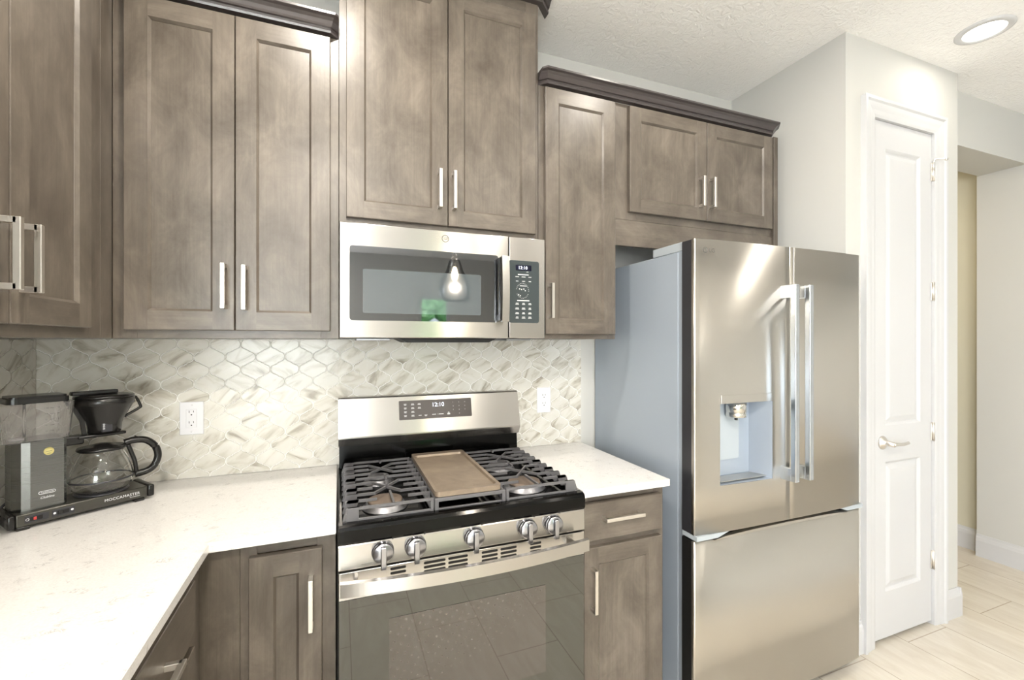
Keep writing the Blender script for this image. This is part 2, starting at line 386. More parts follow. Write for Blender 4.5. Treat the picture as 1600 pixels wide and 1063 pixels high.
# pantry door slab with two raised panels
def panel_slab(x0, x1, z0, z1, yf, yb, panels):
    bm = NB(); xs = sorted({x0, x1, *[p[0] for p in panels], *[p[1] for p in panels]}); zs = sorted({z0, z1, *[p[2] for p in panels], *[p[3] for p in panels]})
    V = {}
    def v(x, y, z):
        k = (round(x, 5), round(y, 5), round(z, 5))
        if k not in V: V[k] = bm.verts.new((x, y, z))
        return V[k]
    for a, b in zip(xs, xs[1:]):
        for c, d in zip(zs, zs[1:]):
            hit = any(p[0] <= a+1e-6 and p[1] >= b-1e-6 and p[2] <= c+1e-6 and p[3] >= d-1e-6 for p in panels)
            if not hit: bm.faces.new((v(a, yf, c), v(b, yf, c), v(b, yf, d), v(a, yf, d)))
    for p in panels:
        prev = None
        for ins, dep in ((0, 0), (.006, .004), (.012, .0095), (.020, .0095), (.040, .003)):
            r = (p[0]+ins, p[1]-ins, p[2]+ins, p[3]-ins); y = yf+dep
            cur = [v(r[0], y, r[2]), v(r[1], y, r[2]), v(r[1], y, r[3]), v(r[0], y, r[3])]
            if prev:
                for i in range(4): bm.faces.new((prev[i], prev[(i+1) % 4], cur[(i+1) % 4], cur[i]))
            prev = cur
        bm.faces.new(prev)
    c = [v(x0, yf, z0), v(x1, yf, z0), v(x1, yf, z1), v(x0, yf, z1)]; e = [bm.verts.new((q.co.x, yb, q.co.z)) for q in c]
    border = [ed for ed in bm.edges if len(ed.link_faces) == 1 and all(abs(q.co.y-yf) < 1e-6 for q in ed.verts)]
    r = bmesh.ops.extrude_edge_only(bm, edges=border)
    nv = [g for g in r['geom'] if isinstance(g, bmesh.types.BMVert)]
    for q in nv: q.co.y = yb
    for q in e: bm.verts.remove(q)
    be = [ed for ed in bm.edges if len(ed.link_faces) == 1]
    bmesh.ops.holes_fill(bm, edges=be)
    bmesh.ops.recalc_face_normals(bm, faces=bm.faces)
    return bm
dslab = struct('door_1', panel_slab(2.306, 2.761, .02, 2.441, PY+.002, PY+.037, [(2.398, 2.672, 1.015, 2.318), (2.398, 2.672, .235, .845)]), trimw)
hd = NB(); HY = PY+.002
lathe(hd, [(.031, 0), (.031, -.004), (.027, -.009), (.014, -.016), (.0115, -.024), (.0115, -.052), (.0, -.052)], (2.375, HY, .938), 'y')
tube(hd, [(2.375, HY-.048, .938), (2.40, HY-.052, .938), (2.44, HY-.052, .936), (2.485, HY-.046, .937)], .0075, 10)
obj('door_handle', hd, nick, dslab, label='satin nickel lever handle')
for i, z in enumerate((2.255, 1.66, .963, .325)):
    hb = NB(); bx(hb, 2.752, 2.776, PY-.0025, PY+.001, z-.045, z+.045, .001)
    lathe(hb, [(.0055, z-.046), (.0055, z+.046)], (2.7635, PY-.006, 0), 'z', 12)
    for dz in (-.028, 0, .028): lathe(hb, [(.003, 0), (.003, -.0015)], (2.771, PY-.0025, z+dz), 'y', 8)
    obj('hinge', hb, nick, dslab)
hs = NB(); tube(hs, [(2.7635, PY-.007, 2.303), (2.7635, PY-.012, 2.315), (2.775, PY-.032, 2.31), (2.782, PY-.045, 2.305)], .004, 8); lathe(hs, [(.007, 0), (.007, -.008)], (2.782, PY-.045, 2.305), 'y', 10)
obj('door_stop', hs, nick, dslab)
# closed shelf wall inside the pantry
struct('wall_pantry_inside', bx(NB(), 2.225, 2.875, 0, .11, 0, CEIL, 0), wall)
# windows of the room (behind the camera) and the garden they look on
def window(name, axis, pos, a0, a1, z0, z1, bars=1):
    bm = NB(); g = NB(); f = .05
    def B(b, u0, u1, c0, c1, t0, t1):
        if axis == 'x': bx(b, t0, t1, u0, u1, c0, c1, 0)
        else: bx(b, u0, u1, t0, t1, c0, c1, 0)
    p0, p1 = pos-.08, pos-.03
    B(bm, a0, a0+f, z0, z1, p0, p1); B(bm, a1-f, a1, z0, z1, p0, p1); B(bm, a0+f, a1-f, z0, z0+f, p0, p1); B(bm, a0+f, a1-f, z1-f, z1, p0, p1)
    for k in range(bars):
        c = a0+(a1-a0)*(k+1)/(bars+1); B(bm, c-f/2, c+f/2, z0+f, z1-f, p0, p1)
    o = struct(name, bm, trimw)
    B(g, a0+f, a1-f, z0+f, z1-f, pos-.058, pos-.052); obj('pane', g, pane, o)
    return o
window('window_1', 'x', XN, -5.5, -3.2, .4, 2.3)
window('window_2_added', 'y', YR, -2.6, 0, .5, 2.25)  # unseen window added as an opening for the rear fill light
window('door_2', 'y', YR, 1.22, 1.74, 0, 2.15, 0)
tag(obj('lawn', bx(NB(), -9, 9, -16, YR-.12, -.3, -.1, 0), grass), 'green lawn outside the glass garden door reflected in the microwave', 'lawn')['kind'] = 'stuff'
hb = NB()
for k in range(150):
    x = -2+8*rnd.random(); z = .42+rnd.random()*2.0; y = -9+rnd.uniform(-.3, .3)
    bmesh.ops.create_icosphere(hb, subdivisions=1, radius=.3+.18*rnd.random(), matrix=Matrix.Translation((x, y, z)) @ Matrix.Rotation(rnd.random()*3, 4, 'Z'))
ho = tag(obj('garden_hedge', hb, leaf), 'bright green garden hedge seen mirrored at the foot of the microwave window', 'hedge'); ho['kind'] = 'stuff'

# recessed ceiling lights, with the unseen rear rows added to fill the room
for i, (x, y) in enumerate(DOWN):
    vis = (x, y) == (2.68, -.85)
    t = thing('recessed_downlight', 'lit round white downlight in the ceiling above the white pantry door' if vis else 'lit round white downlight in the kitchen ceiling, unseen, outside the picture', 'ceiling light', (x, y, CEIL), 0, None if vis else 'downlights outside the picture')
    a_ = NB(); lathe(a_, [(.098, 0), (.098, -.003), (.090, -.007), (.072, -.008), (.070, -.002), (.070, 0)], (x, y, CEIL), 'z', 40, cap_=False); obj('trim_ring', a_, trimw, t)
    a_ = NB(); lathe(a_, [(0, -.004), (.071, -.004), (.071, -.002), (0, -.002)], (x, y, CEIL), 'z', 40, cap_=False); obj('lens', a_, lamp, t)
# glass pendant behind the camera (its reflection stands in the microwave door)
px_, py_, pz_ = .94, -2.62, 1.90
t = thing('pendant_lamp', 'clear glass globe pendant on a thin cord, mirrored in the microwave door', 'pendant light', (px_, py_, CEIL))
a_ = NB(); lathe(a_, [(.06, 0), (.06, -.02), (.02, -.03), (0, -.03)], (px_, py_, CEIL), 'z', 24); obj('canopy', a_, chrome, t)
a_ = NB(); tube(a_, [(px_, py_, CEIL-.02), (px_, py_, pz_+.25)], .004); obj('cord', a_, blkp, t)
a_ = NB(); lathe(a_, [(.012, .27), (.03, .25), (.032, .16), (.02, .15), (0, .15)], (px_, py_, pz_), 'z', 20); obj('socket', a_, chrome, t)
a_ = NB(); lathe(a_, [(.036, .22), (.05, .2), (.075, .12), (.12, .04), (.14, -.04), (.13, -.1), (.10, -.14), (.097, -.14), (.127, -.1), (.137, -.04), (.117, .04), (.072, .12), (.047, .2), (.033, .22)], (px_, py_, pz_), 'z', 40, cap_=False); obj('glass_shade', a_, thin, t)
a_ = NB(); lathe(a_, [(0, .03), (.02, .05), (.03, .08), (.025, .11), (.014, .15)], (px_, py_, pz_), 'z', 20); obj('bulb', a_, bulbm, t)

# ================================================================== BACKSPLASH
def qcurve():
    h = [(.5, 0), (.498, .045), (.487, .085), (.463, .122), (.428, .152), (.388, .174), (.348, .190), (.312, .200), (.298, .208), (.288, .226), (.272, .243), (.25, .25)]
    return h + [(.5-a, .5-b) for a, b in reversed(h[:-1])]
Q = qcurve()
TILE = Q[:-1]+[(-x, z) for x, z in reversed(Q)][:-1]+[(-x, -z) for x, z in Q][:-1]+[(x, -z) for x, z in reversed(Q)][:-1]
def clip(poly, x0, x1, z0, z1):
    for ax, lim, s in ((0, x0, 1), (0, x1, -1), (1, z0, 1), (1, z1, -1)):
        out = []
        for i in range(len(poly)):
            a, b = poly[i-1], poly[i]; da, db = (a[ax]-lim)*s, (b[ax]-lim)*s
            if (da >= 0) != (db >= 0):
                t = da/(da-db); out.append((a[0]+t*(b[0]-a[0]), a[1]+t*(b[1]-a[1])))
            if db >= 0: out.append(b)
        poly = out
        if len(poly) < 3: return []
    return poly
def tiles(u0, u1, z0, z1, un, zn, plane):
    """plane(u, d, z) -> world point, d = distance from the wall"""
    bm = NB(); uvl = bm.loops.layers.uv.new('UVMap'); pu, pz = .0994, .0971
    fs_ = []
    f0 = bm.faces.new([bm.verts.new(plane(a, .0075, b)) for a, b in ((u0, z0), (u1, z0), (u1, z1), (u0, z1))]); f0.material_index = 1; fs_.append(f0)
    e0 = [bm.verts.new(plane(a, 0, b)) for a, b in ((u0, z0), (u1, z0), (u1, z1), (u0, z1))]; g0 = list(f0.verts)
    for i in range(4): f = bm.faces.new((g0[i], e0[i], e0[(i+1) % 4], g0[(i+1) % 4])); f.material_index = 1
    for j in range(-14, 14):
        for i in range(-30, 30):
            cu_ = un+pu*(i+.5)+(pu/2 if j % 2 else 0); cz_ = zn+pz/2*j
            if cu_ < u0-pu or cu_ > u1+pu or cz_ < z0-pz or cz_ > z1+pz: continue
            ang = rnd.choice((-.6, -.5, -.7, .5, -.55, -.9, -.3)) + rnd.uniform(-.15, .15); off = (rnd.uniform(0, 40), rnd.uniform(0, 40)); ca, sa = math.cos(ang), math.sin(ang)
            def ring(s_, d):
                pp = clip([(cu_+x*pu*s_, cz_+z*pz*s_) for x, z in TILE], u0+.0015, u1-.0015, z0+.0015, z1-.0015)
                return pp
            pp = ring(.950, 0)
            if len(pp) < 3: continue
            A = sum(pp[k-1][0]*pp[k][1]-pp[k][0]*pp[k-1][1] for k in range(len(pp)))/2
            if abs(A) < 4e-5: continue
            mx = sum(p[0] for p in pp)/len(pp); mz = sum(p[1] for p in pp)/len(pp)
            R0 = [bm.verts.new(plane(p[0], .007, p[1])) for p in pp]
            R1 = [bm.verts.new(plane(p[0], .0098, p[1])) for p in pp]
            k_ = .985
            pin = [(mx+(p[0]-mx)*k_, mz+(p[1]-mz)*k_) for p in pp]
            R2 = [bm.verts.new(plane(p[0], .0104, p[1])) for p in pin]
            fl_ = [bm.faces.new(R2)]
            n = len(pp)
            for a in range(n):
                b = (a+1) % n
                fl_.append(bm.faces.new((R0[a], R0[b], R1[b], R1[a]))); fl_.append(bm.faces.new((R1[a], R1[b], R2[b], R2[a])))
            lut = {}
            for R in (R0, R1, R2):
                for q, p in zip(R, pp): lut[q] = p
            for f in fl_:
                for l in f.loops:
                    x, z = lut[l.vert][0]-cu_, lut[l.vert][1]-cz_
                    l[uvl].uv = (ca*x-sa*z+off[0], sa*x+ca*z+off[1])
    bmesh.ops.recalc_face_normals(bm, faces=bm.faces)
    return bm
tag(obj('tile_backsplash', tiles(XL+.0012, 1.121, .9145, 1.4212, -.8854, 1.3533, lambda u, d, z: (u, -d-.0008, z)), [mb, grout]), 'marble backsplash of lantern-shaped tiles in white grout behind the range and two outlets', 'backsplash')
tag(obj('tile_backsplash', tiles(-2.45, -.0125, .9145, 1.4205, -.082, 1.3533, lambda u, d, z: (XL+d+.0008, u, z)), [mb, grout]), 'marble lantern-tile backsplash on the side wall, at the left edge beyond the coffee maker', 'backsplash')

# ================================================================== CABINET PARTS
def shaker(name, parent, x0, x1, z0, z1, yf, th=.02, st=.057, flat=False, local=False):
    """door or drawer front facing -y: vertical-grain stiles and panel (0), level-grain rails (1)"""
    bm = NB(); yb = yf+th; e = .0018
    if flat:
        bx(bm, x0, x1, yf, yb, z0, z1, e, 1)
        return obj(name, bm, [WV, WH], parent, local)
    V = lambda x, y, z: bm.verts.new((x, y, z))
    def rect(ix, y): return [V(x0+ix, y, z0+ix), V(x1-ix, y, z0+ix), V(x1-ix, y, z1-ix), V(x0+ix, y, z1-ix)]
    def F(vs, mi=0): f = bm.faces.new(vs); f.material_index = mi; return f
    back = rect(0, yb); side = rect(0, yf+e); fr = rect(e, yf)
    i0 = rect(st, yf); i1 = rect(st+.0065, yf+.007); i2 = rect(st+.0068, yf+.0085)
    F(back[::-1])
    for a, b in ((back, side), (side, fr), (i0, i1), (i1, i2)):
        for i in range(4): F((a[i], a[(i+1) % 4], b[(i+1) % 4], b[i]), 1 if i in (0, 2) else 0)
    F(i2)
    L, R = (x0+st), (x1-st)
    b0, b1 = V(L, yf, z0+e), V(R, yf, z0+e); t0, t1 = V(L, yf, z1-e), V(R, yf, z1-e)
    F((fr[0], b0, i0[0], i0[3], t0, fr[3])); F((b1, fr[1], fr[2], t1, i0[2], i0[1]))
    F((b0, b1, i0[1], i0[0]), 1); F((i0[3], i0[2], t1, t0), 1)
    bmesh.ops.remove_doubles(bm, verts=bm.verts, dist=1e-6)
    bmesh.ops.recalc_face_normals(bm, faces=bm.faces)
    return obj(name, bm, [WV, WH], parent, local)
def pull(parent, cx_, cz_, yf, length=.137, vertical=True, local=False, off=.034, w_=.0122):
    bm = NB(); h = length/2
    if vertical:
        bx(bm, cx_-w_/2, cx_+w_/2, yf-off, yf-off+w_, cz_-h, cz_+h, .0012)
        for s in (-1, 1): bx(bm, cx_-w_/2, cx_+w_/2, yf-off+w_*.5, yf+.0005, cz_+s*(h-w_/2)-w_/2, cz_+s*(h-w_/2)+w_/2, .0008)
    else:
        bx(bm, cx_-h, cx_+h, yf-off, yf-off+w_, cz_-w_/2, cz_+w_/2, .0012)
        for s in (-1, 1): bx(bm, cx_+s*(h-w_/2)-w_/2, cx_+s*(h-w_/2)+w_/2, yf-off+w_*.5, yf+.0005, cz_-w_/2, cz_+w_/2, .0008)
    return obj('handle', bm, nick, parent, local, label='brushed nickel square bar handle')
UB = 1.4215   # underside of the wall cabinets
FR, DF = -.33, -.35
def carcass(parent, x0, x1, z0, z1, stiles, zr0, zr1, name='cabinet_box', yb=-.0005, fr=FR, local=False, extra=None):
    bm = NB(); bx(bm, x0, x1, fr+.019, yb, z0, z1, .0005)
    for a, b in stiles: bx(bm, a, b, fr, fr+.019, z0, z1, .0006, 0)
    inner = sorted(stiles)
    for (a, b), (c, d) in zip(inner, inner[1:]):
        bx(bm, b, c, fr, fr+.019, z0, z0+zr0, .0004, 1); bx(bm, b, c, fr, fr+.019, z1-zr1, z1, .0004, 1)
    if extra: extra(bm)
    return obj(name, bm, [WV, WH], parent, local)
# back wall, left pair of doors
t = thing('wall_cabinet', 'tall two-door stained wall cabinet left of the microwave, above the outlet', 'kitchen cabinet', (-.604, 0, UB))
def _corner(bm): bx(bm, XL+.003, -.604, -.311, -.0005, UB, 2.43, .0004, 0)
carcass(t, -.6035, .0045, UB, 2.43, [(-.6035, -.545), (-.05, .0045)], .045, .045, extra=_corner)
d = shaker('cabinet_door', t, -.572, -.2962, 1.4465, 2.42, DF); pull(d, -.3215, 1.5805, DF)
d = shaker('cabinet_door', t, -.2935, -.0217, 1.4465, 2.42, DF); pull(d, -.2665, 1.578, DF)
# over the microwave
t = thing('wall_cabinet', 'highest stained wall cabinet with two doors, directly above the microwave', 'kitchen cabinet', (.005, 0, 1.806))
carcass(t, .006, .741, 1.806, 2.745, [(.006, .06), (.69, .741)], .045, .07)
d = shaker('cabinet_door', t, .028, .3735, 1.8315, 2.69, DF); pull(d, .342, 1.957, DF)
d = shaker('cabinet_door', t, .3765, .7235, 1.8315, 2.69, DF); pull(d, .3945, 1.957, DF)
# narrow cabinet right of the microwave
t = thing('wall_cabinet', 'narrow single-door stained wall cabinet between microwave and fridge', 'kitchen cabinet', (.742, 0, UB))
carcass(t, .7425, 1.1005, UB, 2.43, [(.7425, .80), (1.06, 1.1005)], .045, .045)
d = shaker('cabinet_door', t, .766, 1.0905, 1.4415, 2.42, DF); pull(d, .7835, 1.572, DF)
# over the fridge
t = thing('wall_cabinet', 'short two-door stained wall cabinet above the refrigerator, with valance', 'kitchen cabinet', (1.101, 0, 1.8225))
carcass(t, 1.101, 2.05, 1.935, 2.43, [(1.101, 1.21), (1.98, 2.05)], .055, .045)
bm = NB(); bx(bm, 1.1015, 2.05, FR, FR+.019, 1.8225, 1.9345, .001, 1); obj('valance', bm, [WV, WH], t)
bm = NB(); bx(bm, 2.022, 2.05, FR-.012, FR-.0004, 1.8225, 2.43, .0008, 0); obj('end_stile', bm, WV, t)
d = shaker('cabinet_door', t, 1.163, 1.5855, 1.9665, 2.42, DF); pull(d, 1.5435, 2.091, DF)
d = shaker('cabinet_door', t, 1.5885, 2.004, 1.9665, 2.42, DF); pull(d, 1.606, 2.0925, DF)
# left wall cabinet (faces +x)
def LL(x, y): return (y+1.32, -(x-XL))     # world -> local of things turned to face +x with origin (XL,-1.32)
t = thing('wall_cabinet', 'stained wall cabinet on the side wall above the coffee maker, at the picture edge', 'kitchen cabinet', (XL, -1.32, 0), PI/2)
fr_ = -(.604-.934)*-1
carcass(t, 0, 1.32-.3315, UB, 2.43, [(0, .03), (.86, .92), (.9203, 1.32-.3315)], .045, .045, fr=-.33, local=True, yb=-.003)
for a, b, hx in ((1.32-.797, 1.32-.4935, 1.32-.767), (1.32-1.105, 1.32-.8, 1.32-.83)):
    d = shaker('cabinet_door', t, a, b, 1.4475, 2.42, DF, local=True); pull(d, hx, 1.5785, DF, local=True)
# crown mouldings
CP = [(0, 0), (.024, 0), (.026, .006), (.021, .010), (.024, .015), (.030, .0165), (.034, .021), (.040, .030), (.048, .037), (.056, .040), (.058, .0415), (.058, .048), (0, .048)]
def crown(name, label, x0, x1, y, z, zs=1, ds=1, l_end=None, r_end=None, facing='y'):
    """front run along x with 45 degree returns that stop at x = l_end / r_end"""
    bm = NB(); rows = []
    for d, h in CP:
        d *= ds; h *= zs; pts = []
        if l_end is not None:
            c = x0-.414*d; pts.append((l_end, y-d+(c-l_end))); pts.append((c, y-d))
        else: pts.append((x0, y-d))
        if r_end is not None:
            c = x1+.414*d; pts.append((c, y-d)); pts.append((r_end, y-d+(r_end-c)))
        else: pts.append((x1, y-d))
        rows.append([bm.verts.new((p[0], p[1], z+h)) for p in pts])
    for A, B in zip(rows, rows[1:]+rows[:1]):
        for i in range(len(A)-1): bm.faces.new((A[i], A[i+1], B[i+1], B[i]))
    bm.faces.new([r[0] for r in rows]); bm.faces.new([r[-1] for r in rows][::-1])
    bmesh.ops.recalc_face_normals(bm, faces=bm.faces)
    return bm
tag(obj('crown_moulding', crown('', '', -.60, -.030, FR, 2.4305, r_end=.005), WD), 'dark crown moulding topping the left two-door wall cabinet beside the microwave cabinet', 'crown moulding')
tag(obj('crown_moulding', crown('', '', .782, 1.985, FR, 2.4305, l_end=.7425, r_end=2.05), WD), 'long dark crown moulding over the narrow cabinet and the refrigerator cabinet', 'crown moulding')
tag(obj('crown_moulding', crown('', '', .03, .742, FR+.003, 2.7005+.045, l_end=.006, r_end=.80), WD), 'dark crown moulding on top of the highest cabinet above the microwave', 'crown moulding')
bm = crown('', '', 0, .925, 0, 0); bm.transform(Matrix.Translation((-.604, -1.32, 2.4305)) @ Matrix.Rotation(PI/2, 4, 'Z'))
tag(obj('crown_moulding', bm, WD), 'dark crown moulding on the side wall cabinet over the coffee maker', 'crown moulding')

# ================================================================== BASE CABINETS AND COUNTERTOPS
BF, BD = -.61, -.63; CB = .8885
def base_box(parent, x0, x1, stiles, rails, local=False, yb=-.003):
    bm = NB(); bx(bm, x0, x1, BF+.019, yb, .10, CB, .0005); bx(bm, x0, x1, BF+.08, yb, 0, .0995, 0)
    for a, b in stiles: bx(bm, a, b, BF, BF+.019, .10, CB, .0006, 0)
    st_ = sorted(stiles)
    for (a, b), (c, d) in zip(st_, st_[1:]):
        for z0, z1 in rails: bx(bm, b, c, BF, BF+.019, z0, z1, .0004, 1)
    return obj('cabinet_box', bm, [WV, WH], parent, local)
t = thing('base_cabinet', 'stained base cabinet with one narrow door, left of the range under the counter', 'kitchen cabinet', (-.234, 0, 0))
base_box(t, -.3295, -.003, [(-.3295, -.2345), (-.234, -.195), (-.05, -.003)], [(.10, .13), (.855, CB)])
d = shaker('cabinet_door', t, -.212, -.037, .115, .8525, BD); pull(d, -.0645, .715, BD)
t = thing('base_cabinet', 'stained base cabinet with a drawer over a door, between range and refrigerator', 'kitchen cabinet', (.765, 0, 0))
base_box(t, .765, 1.118, [(.765, .80), (1.075, 1.118)], [(.10, .13), (.70, .745), (.862, CB)])
d = shaker('drawer_front', t, .7755, 1.097, .7335, .861, BD, flat=True); pull(d, .923, .808, BD, .157, False)
d = shaker('cabinet_door', t, .7755, 1.097, .115, .7095, BD); pull(d, .805, .574, BD, .145)
t = thing('base_cabinet', 'stained base cabinet run along the side wall under the white counter edge', 'kitchen cabinet', (XL, -2.4, 0), PI/2)
base_box(t, 0, 2.4-.611, [(0, .04), (.85, .89), (1.66, 2.4-.611)], [(.10, .13), (.70, .73), (.862, CB)], local=True)
for a, b in ((.90, 1.68), (.03, .86)):
    d = shaker('drawer_front', t, a, b, .7335, .861, BD, flat=True, local=True); pull(d, (a+b)/2+(.125 if a > .5 else 0), .790, BD, .157, False, local=True)
    d = shaker('cabinet_door', t, a, (a+b)/2-.0015, .115, .7095, BD, local=True); pull(d, (a+b)/2-.03, .574, BD, .145, local=True)
    d = shaker('cabinet_door', t, (a+b)/2+.0015, b, .115, .7095, BD, local=True); pull(d, (a+b)/2+.03, .574, BD, .145, local=True)
bm = NB(); prism(bm, [(XL+.002, -.002), (-.002, -.002), (-.002, -.6435), (-.2945, -.6485), (-.2945, -2.43), (XL+.002, -2.43)], 'z', .889, .914)
bmesh.ops.bevel(bm, geom=[e for e in bm.edges if abs(e.verts[0].co.z-e.verts[1].co.z) < 1e-6], offset=.0018, segments=2, affect='EDGES')
tag(obj('countertop', bm, qz), 'large white veined quartz L-shaped countertop carrying the coffee maker', 'countertop')
tag(obj('countertop', bx(NB(), .7635, 1.1215, -.6455, -.002, .889, .914, .0018, 0, 2), qz), 'small white quartz countertop between the range and the refrigerator', 'countertop')

# ================================================================== MICROWAVE
MZ0, MZ1, MY = 1.4225, 1.8045, -.385
t = thing('microwave', 'stainless over-the-range microwave with black glass door, clock reading 12:10', 'microwave', (.376, 0, MZ0))
obj('housing', bx(NB(), .008, .744, -.358, -.003, MZ0, MZ1-.001, .001), fdark, t)
dr = obj('door', bx(NB(), .006, .5955, MY, -.3585, MZ0+.001, MZ1, .003, 0, 2), SS, t)
obj('door_glass', prism(NB(), rrect(.0375, .5545, 1.482, 1.7295, .009), 'y', MY-.0012, MY+.002), glass_b, dr)
obj('window_screen', prism(NB(), rrect(.079, .488, 1.5065, 1.6535, .006), 'y', MY-.0018, MY-.0010), mwin, dr)
hb = NB(); n = 14
for i in range(n):
    z0_, z1_ = 1.484+(1.7235-1.484)*i/n, 1.484+(1.7235-1.484)*(i+1)/n
    def yy(z): s = (z-1.484)/(1.7235-1.484)*2-1; return MY-.045+.006*s*s
    prism(hb, [(yy(z0_), z0_), (yy(z1_), z1_), (yy(z1_)+.014, z1_), (yy(z0_)+.014, z0_)], 'x', .5565, .584, 0)
bmesh.ops.remove_doubles(hb, verts=hb.verts, dist=1e-5)
h_ = obj('handle', hb, SS, dr)
hb = NB(); bx(hb, .552, .572, MY-.028, MY-.0005, 1.486, 1.512, .003); bx(hb, .552, .572, MY-.028, MY-.0005, 1.697, 1.721, .003); bx(hb, .5505, .5565, MY-.038, MY-.014, 1.49, 1.718, .002)
obj('handle_mount', hb, blkp, dr, label='black handle mount')
cp = obj('control_column', bx(NB(), .5985, .746, MY, -.3585, MZ0+.001, MZ1, .003, 0, 2), SS, t)
kp = obj('keypad', prism(NB(), rrect(.5975, .7205, 1.482, 1.7165, .009), 'y', MY-.0012, MY+.002), panelg, cp)
obj('clock_window', prism(NB(), rrect(.624, .688, 1.679, 1.7, .002), 'y', MY-.0016, MY-.0010), dispg, cp)
ML = Matrix.Translation((-.376, 0, -MZ0))
text('clock_digits', '12:10', .0165, led, cp, ML @ front(.653, MY-.0018, 1.6895), spacing=1.05)
bm = NB(); M_ = MY-.0014
textbm(bm, 'AM', .006, ML @ front(.672, M_, 1.6745))
def dash(bm, x, z, w_, h=.0022): bx(bm, x-w_/2, x+w_/2, M_, M_+.0003, z-h/2, z+h/2, 0)
b2 = NB()
dash(b2, .655, 1.664, .044, .0032)
for r_, ws in ((1.6555, (.014, .016, .012)), (1.639, (.010, .012, .010))):
    for k, w_ in enumerate(ws): dash(b2, .630+.026*k, r_, w_)
dash(b2, .655, 1.6215, .028); dash(b2, .655, 1.566, .05, .0034)
for r_ in (1.553, 1.535, 1.5175, 1.501):
    for k in range(3):
        w_ = rnd.uniform(.011, .016); dash(b2, .630+.026*k, r_+.0028, w_*.8); dash(b2, .630+.026*k, r_-.0012, w_)
for k in range(26):
    a = 2*PI*k/26
    if not -.4 < math.sin(a) < -.0: dash(b2, .652+.025*math.cos(a), 1.603+.028*math.sin(a), .0022, .0016)
for dx, dz in ((-.012, .006), (-.004, .004), (.005, .006), (.011, 0), (-.016, -.016), (-.009, -.02)): dash(b2, .652+dx, 1.604+dz, .004, .004)  # irregular blotches: white reflections on the dial, drawn in as ink
b2.transform(ML); tmp = bpy.data.meshes.new('t'); b2.to_mesh(tmp); b2.free(); bm.from_mesh(tmp)
obj('key_markings', bm, ink, cp, local=True, label='grey printed key markings and painted reflections on the dial')
bm = NB(); textbm(bm, 'GE', .0125, ML @ front(.357, MY-.0012, 1.776), .3)
tm = NB(); lathe(tm, [(.0105, -.0001), (.0118, -.0012), (.0128, -.0001)], (.357, MY, 1.776), 'y', 28, cap_=False); tm.transform(ML); tmp = bpy.data.meshes.new('t'); tm.to_mesh(tmp); tm.free(); bm.from_mesh(tmp)
obj('emblem', bm, inkd, dr, local=True, label='small round script emblem')
bm = NB(); prism(bm, [(.20, 1.4222), (.56, 1.4222), (.53, 1.408), (.23, 1.408)], 'y', -.35, -.16); obj('vent_cover', bm, blkm, t)
for a in ((.06, .17), (.60, .70)): obj('grease_filter', bx(NB(), a[0], a[1], -.35, -.15, 1.415, 1.4222, .001), alum, t)

# ================================================================== RANGE
t = thing('gas_range', 'freestanding stainless gas range with black cooktop and five knobs', 'stove', (.38, 0, 0))
RX0, RX1 = .004, .757
obj('body', bx(NB(), RX0+.001, RX1-.001, -.612, -.02, .03, .862, .002), fdark, t)
bm = NB()
prism(bm, [(-.612, .8625), (-.664, .8635), (-.668, .870), (-.668, .902), (-.664, .911), (-.655, .9145), (-.630, .9145), (-.622, .907), (-.618, .896), (-.078, .896), (-.072, .9045), (-.022, .9045), (-.022, .8625)], 'x', RX0, RX1)
bx(bm, RX0, RX0+.012, -.63, -.075, .895, .913, .003, 0, 2); bx(bm, RX1-.012, RX1, -.63, -.075, .895, .913, .003, 0, 2)
obj('cooktop', bm, blk, t)
bm = NB(); prism(bm, [(-.072, .905), (-.080, .915), (-.072, 1.0), (-.03, 1.0), (-.03, .905)], 'x', RX0+.002, RX1-.004); obj('riser', bm, blk, t)
bm = NB(); prism(bm, [(-.078, 1.0005), (-.088, 1.003), (-.107, 1.0345), (-.107, 1.040), (-.072, 1.184), (-.066, 1.189), (-.024, 1.189), (-.024, 1.0005)], 'x', RX0-.001, RX1-.001)
bg_ = obj('backguard', bm, SS, t)
tilt = math.atan2(.035, .144)
def bgp(x, z, d=0):   # point on the sloping backguard face
    y = -.107+(z-1.040)*.035/.144; return Matrix.Translation((x-.38, y-d*math.cos(tilt), z)) @ Matrix.Rotation(PI/2-tilt, 4, 'X')
def bgplate(x0, x1, z0, z1, d, r):
    bm = NB(); prism(bm, rrect(-(x1-x0)/2, (x1-x0)/2, -(z1-z0)/2, (z1-z0)/2, r), 'z', -.0005, d); bm.transform(bgp((x0+x1)/2, (z0+z1)/2)); return bm
obj('control_glass', bgplate(.233, .5375, 1.091, 1.1685, .0012, .003), panelr, bg_, local=True)
text('clock_digits', '12:10', .024, led, bg_, bgp(.393, 1.1465, .0016))
b2 = NB()
def mark(x, z, w_, h=.0022):
    q = NB(); bx(q, -w_/2, w_/2, -h/2, h/2, 0, .0002, 0); q.transform(bgp(x, z, .0014)); tm = bpy.data.meshes.new('t'); q.to_mesh(tm); q.free(); b2.from_mesh(tm)
for c, rows in ((.258, (1.152, 1.137, 1.122, 1.107)), (.288, (1.152, 1.137, 1.122, 1.107)), (.315, (1.152, 1.137))):
    for z in rows: mark(c, z+.002, .011); mark(c, z-.0018, .013 if c > .27 else .009)
for c in (.317, .341): mark(c, 1.107, .012)
mark(.341, 1.104, .008); mark(.375, 1.108, .016, .003); mark(.391, 1.108, .001, .006); mark(.405, 1.108, .020, .003); mark(.437, 1.107, .012, .006); mark(.437, 1.113, .006, .003)
obj('key_markings', b2, ink, bg_, local=True, label='grey printed key markings and painted reflections on the dial'); b2 = NB()
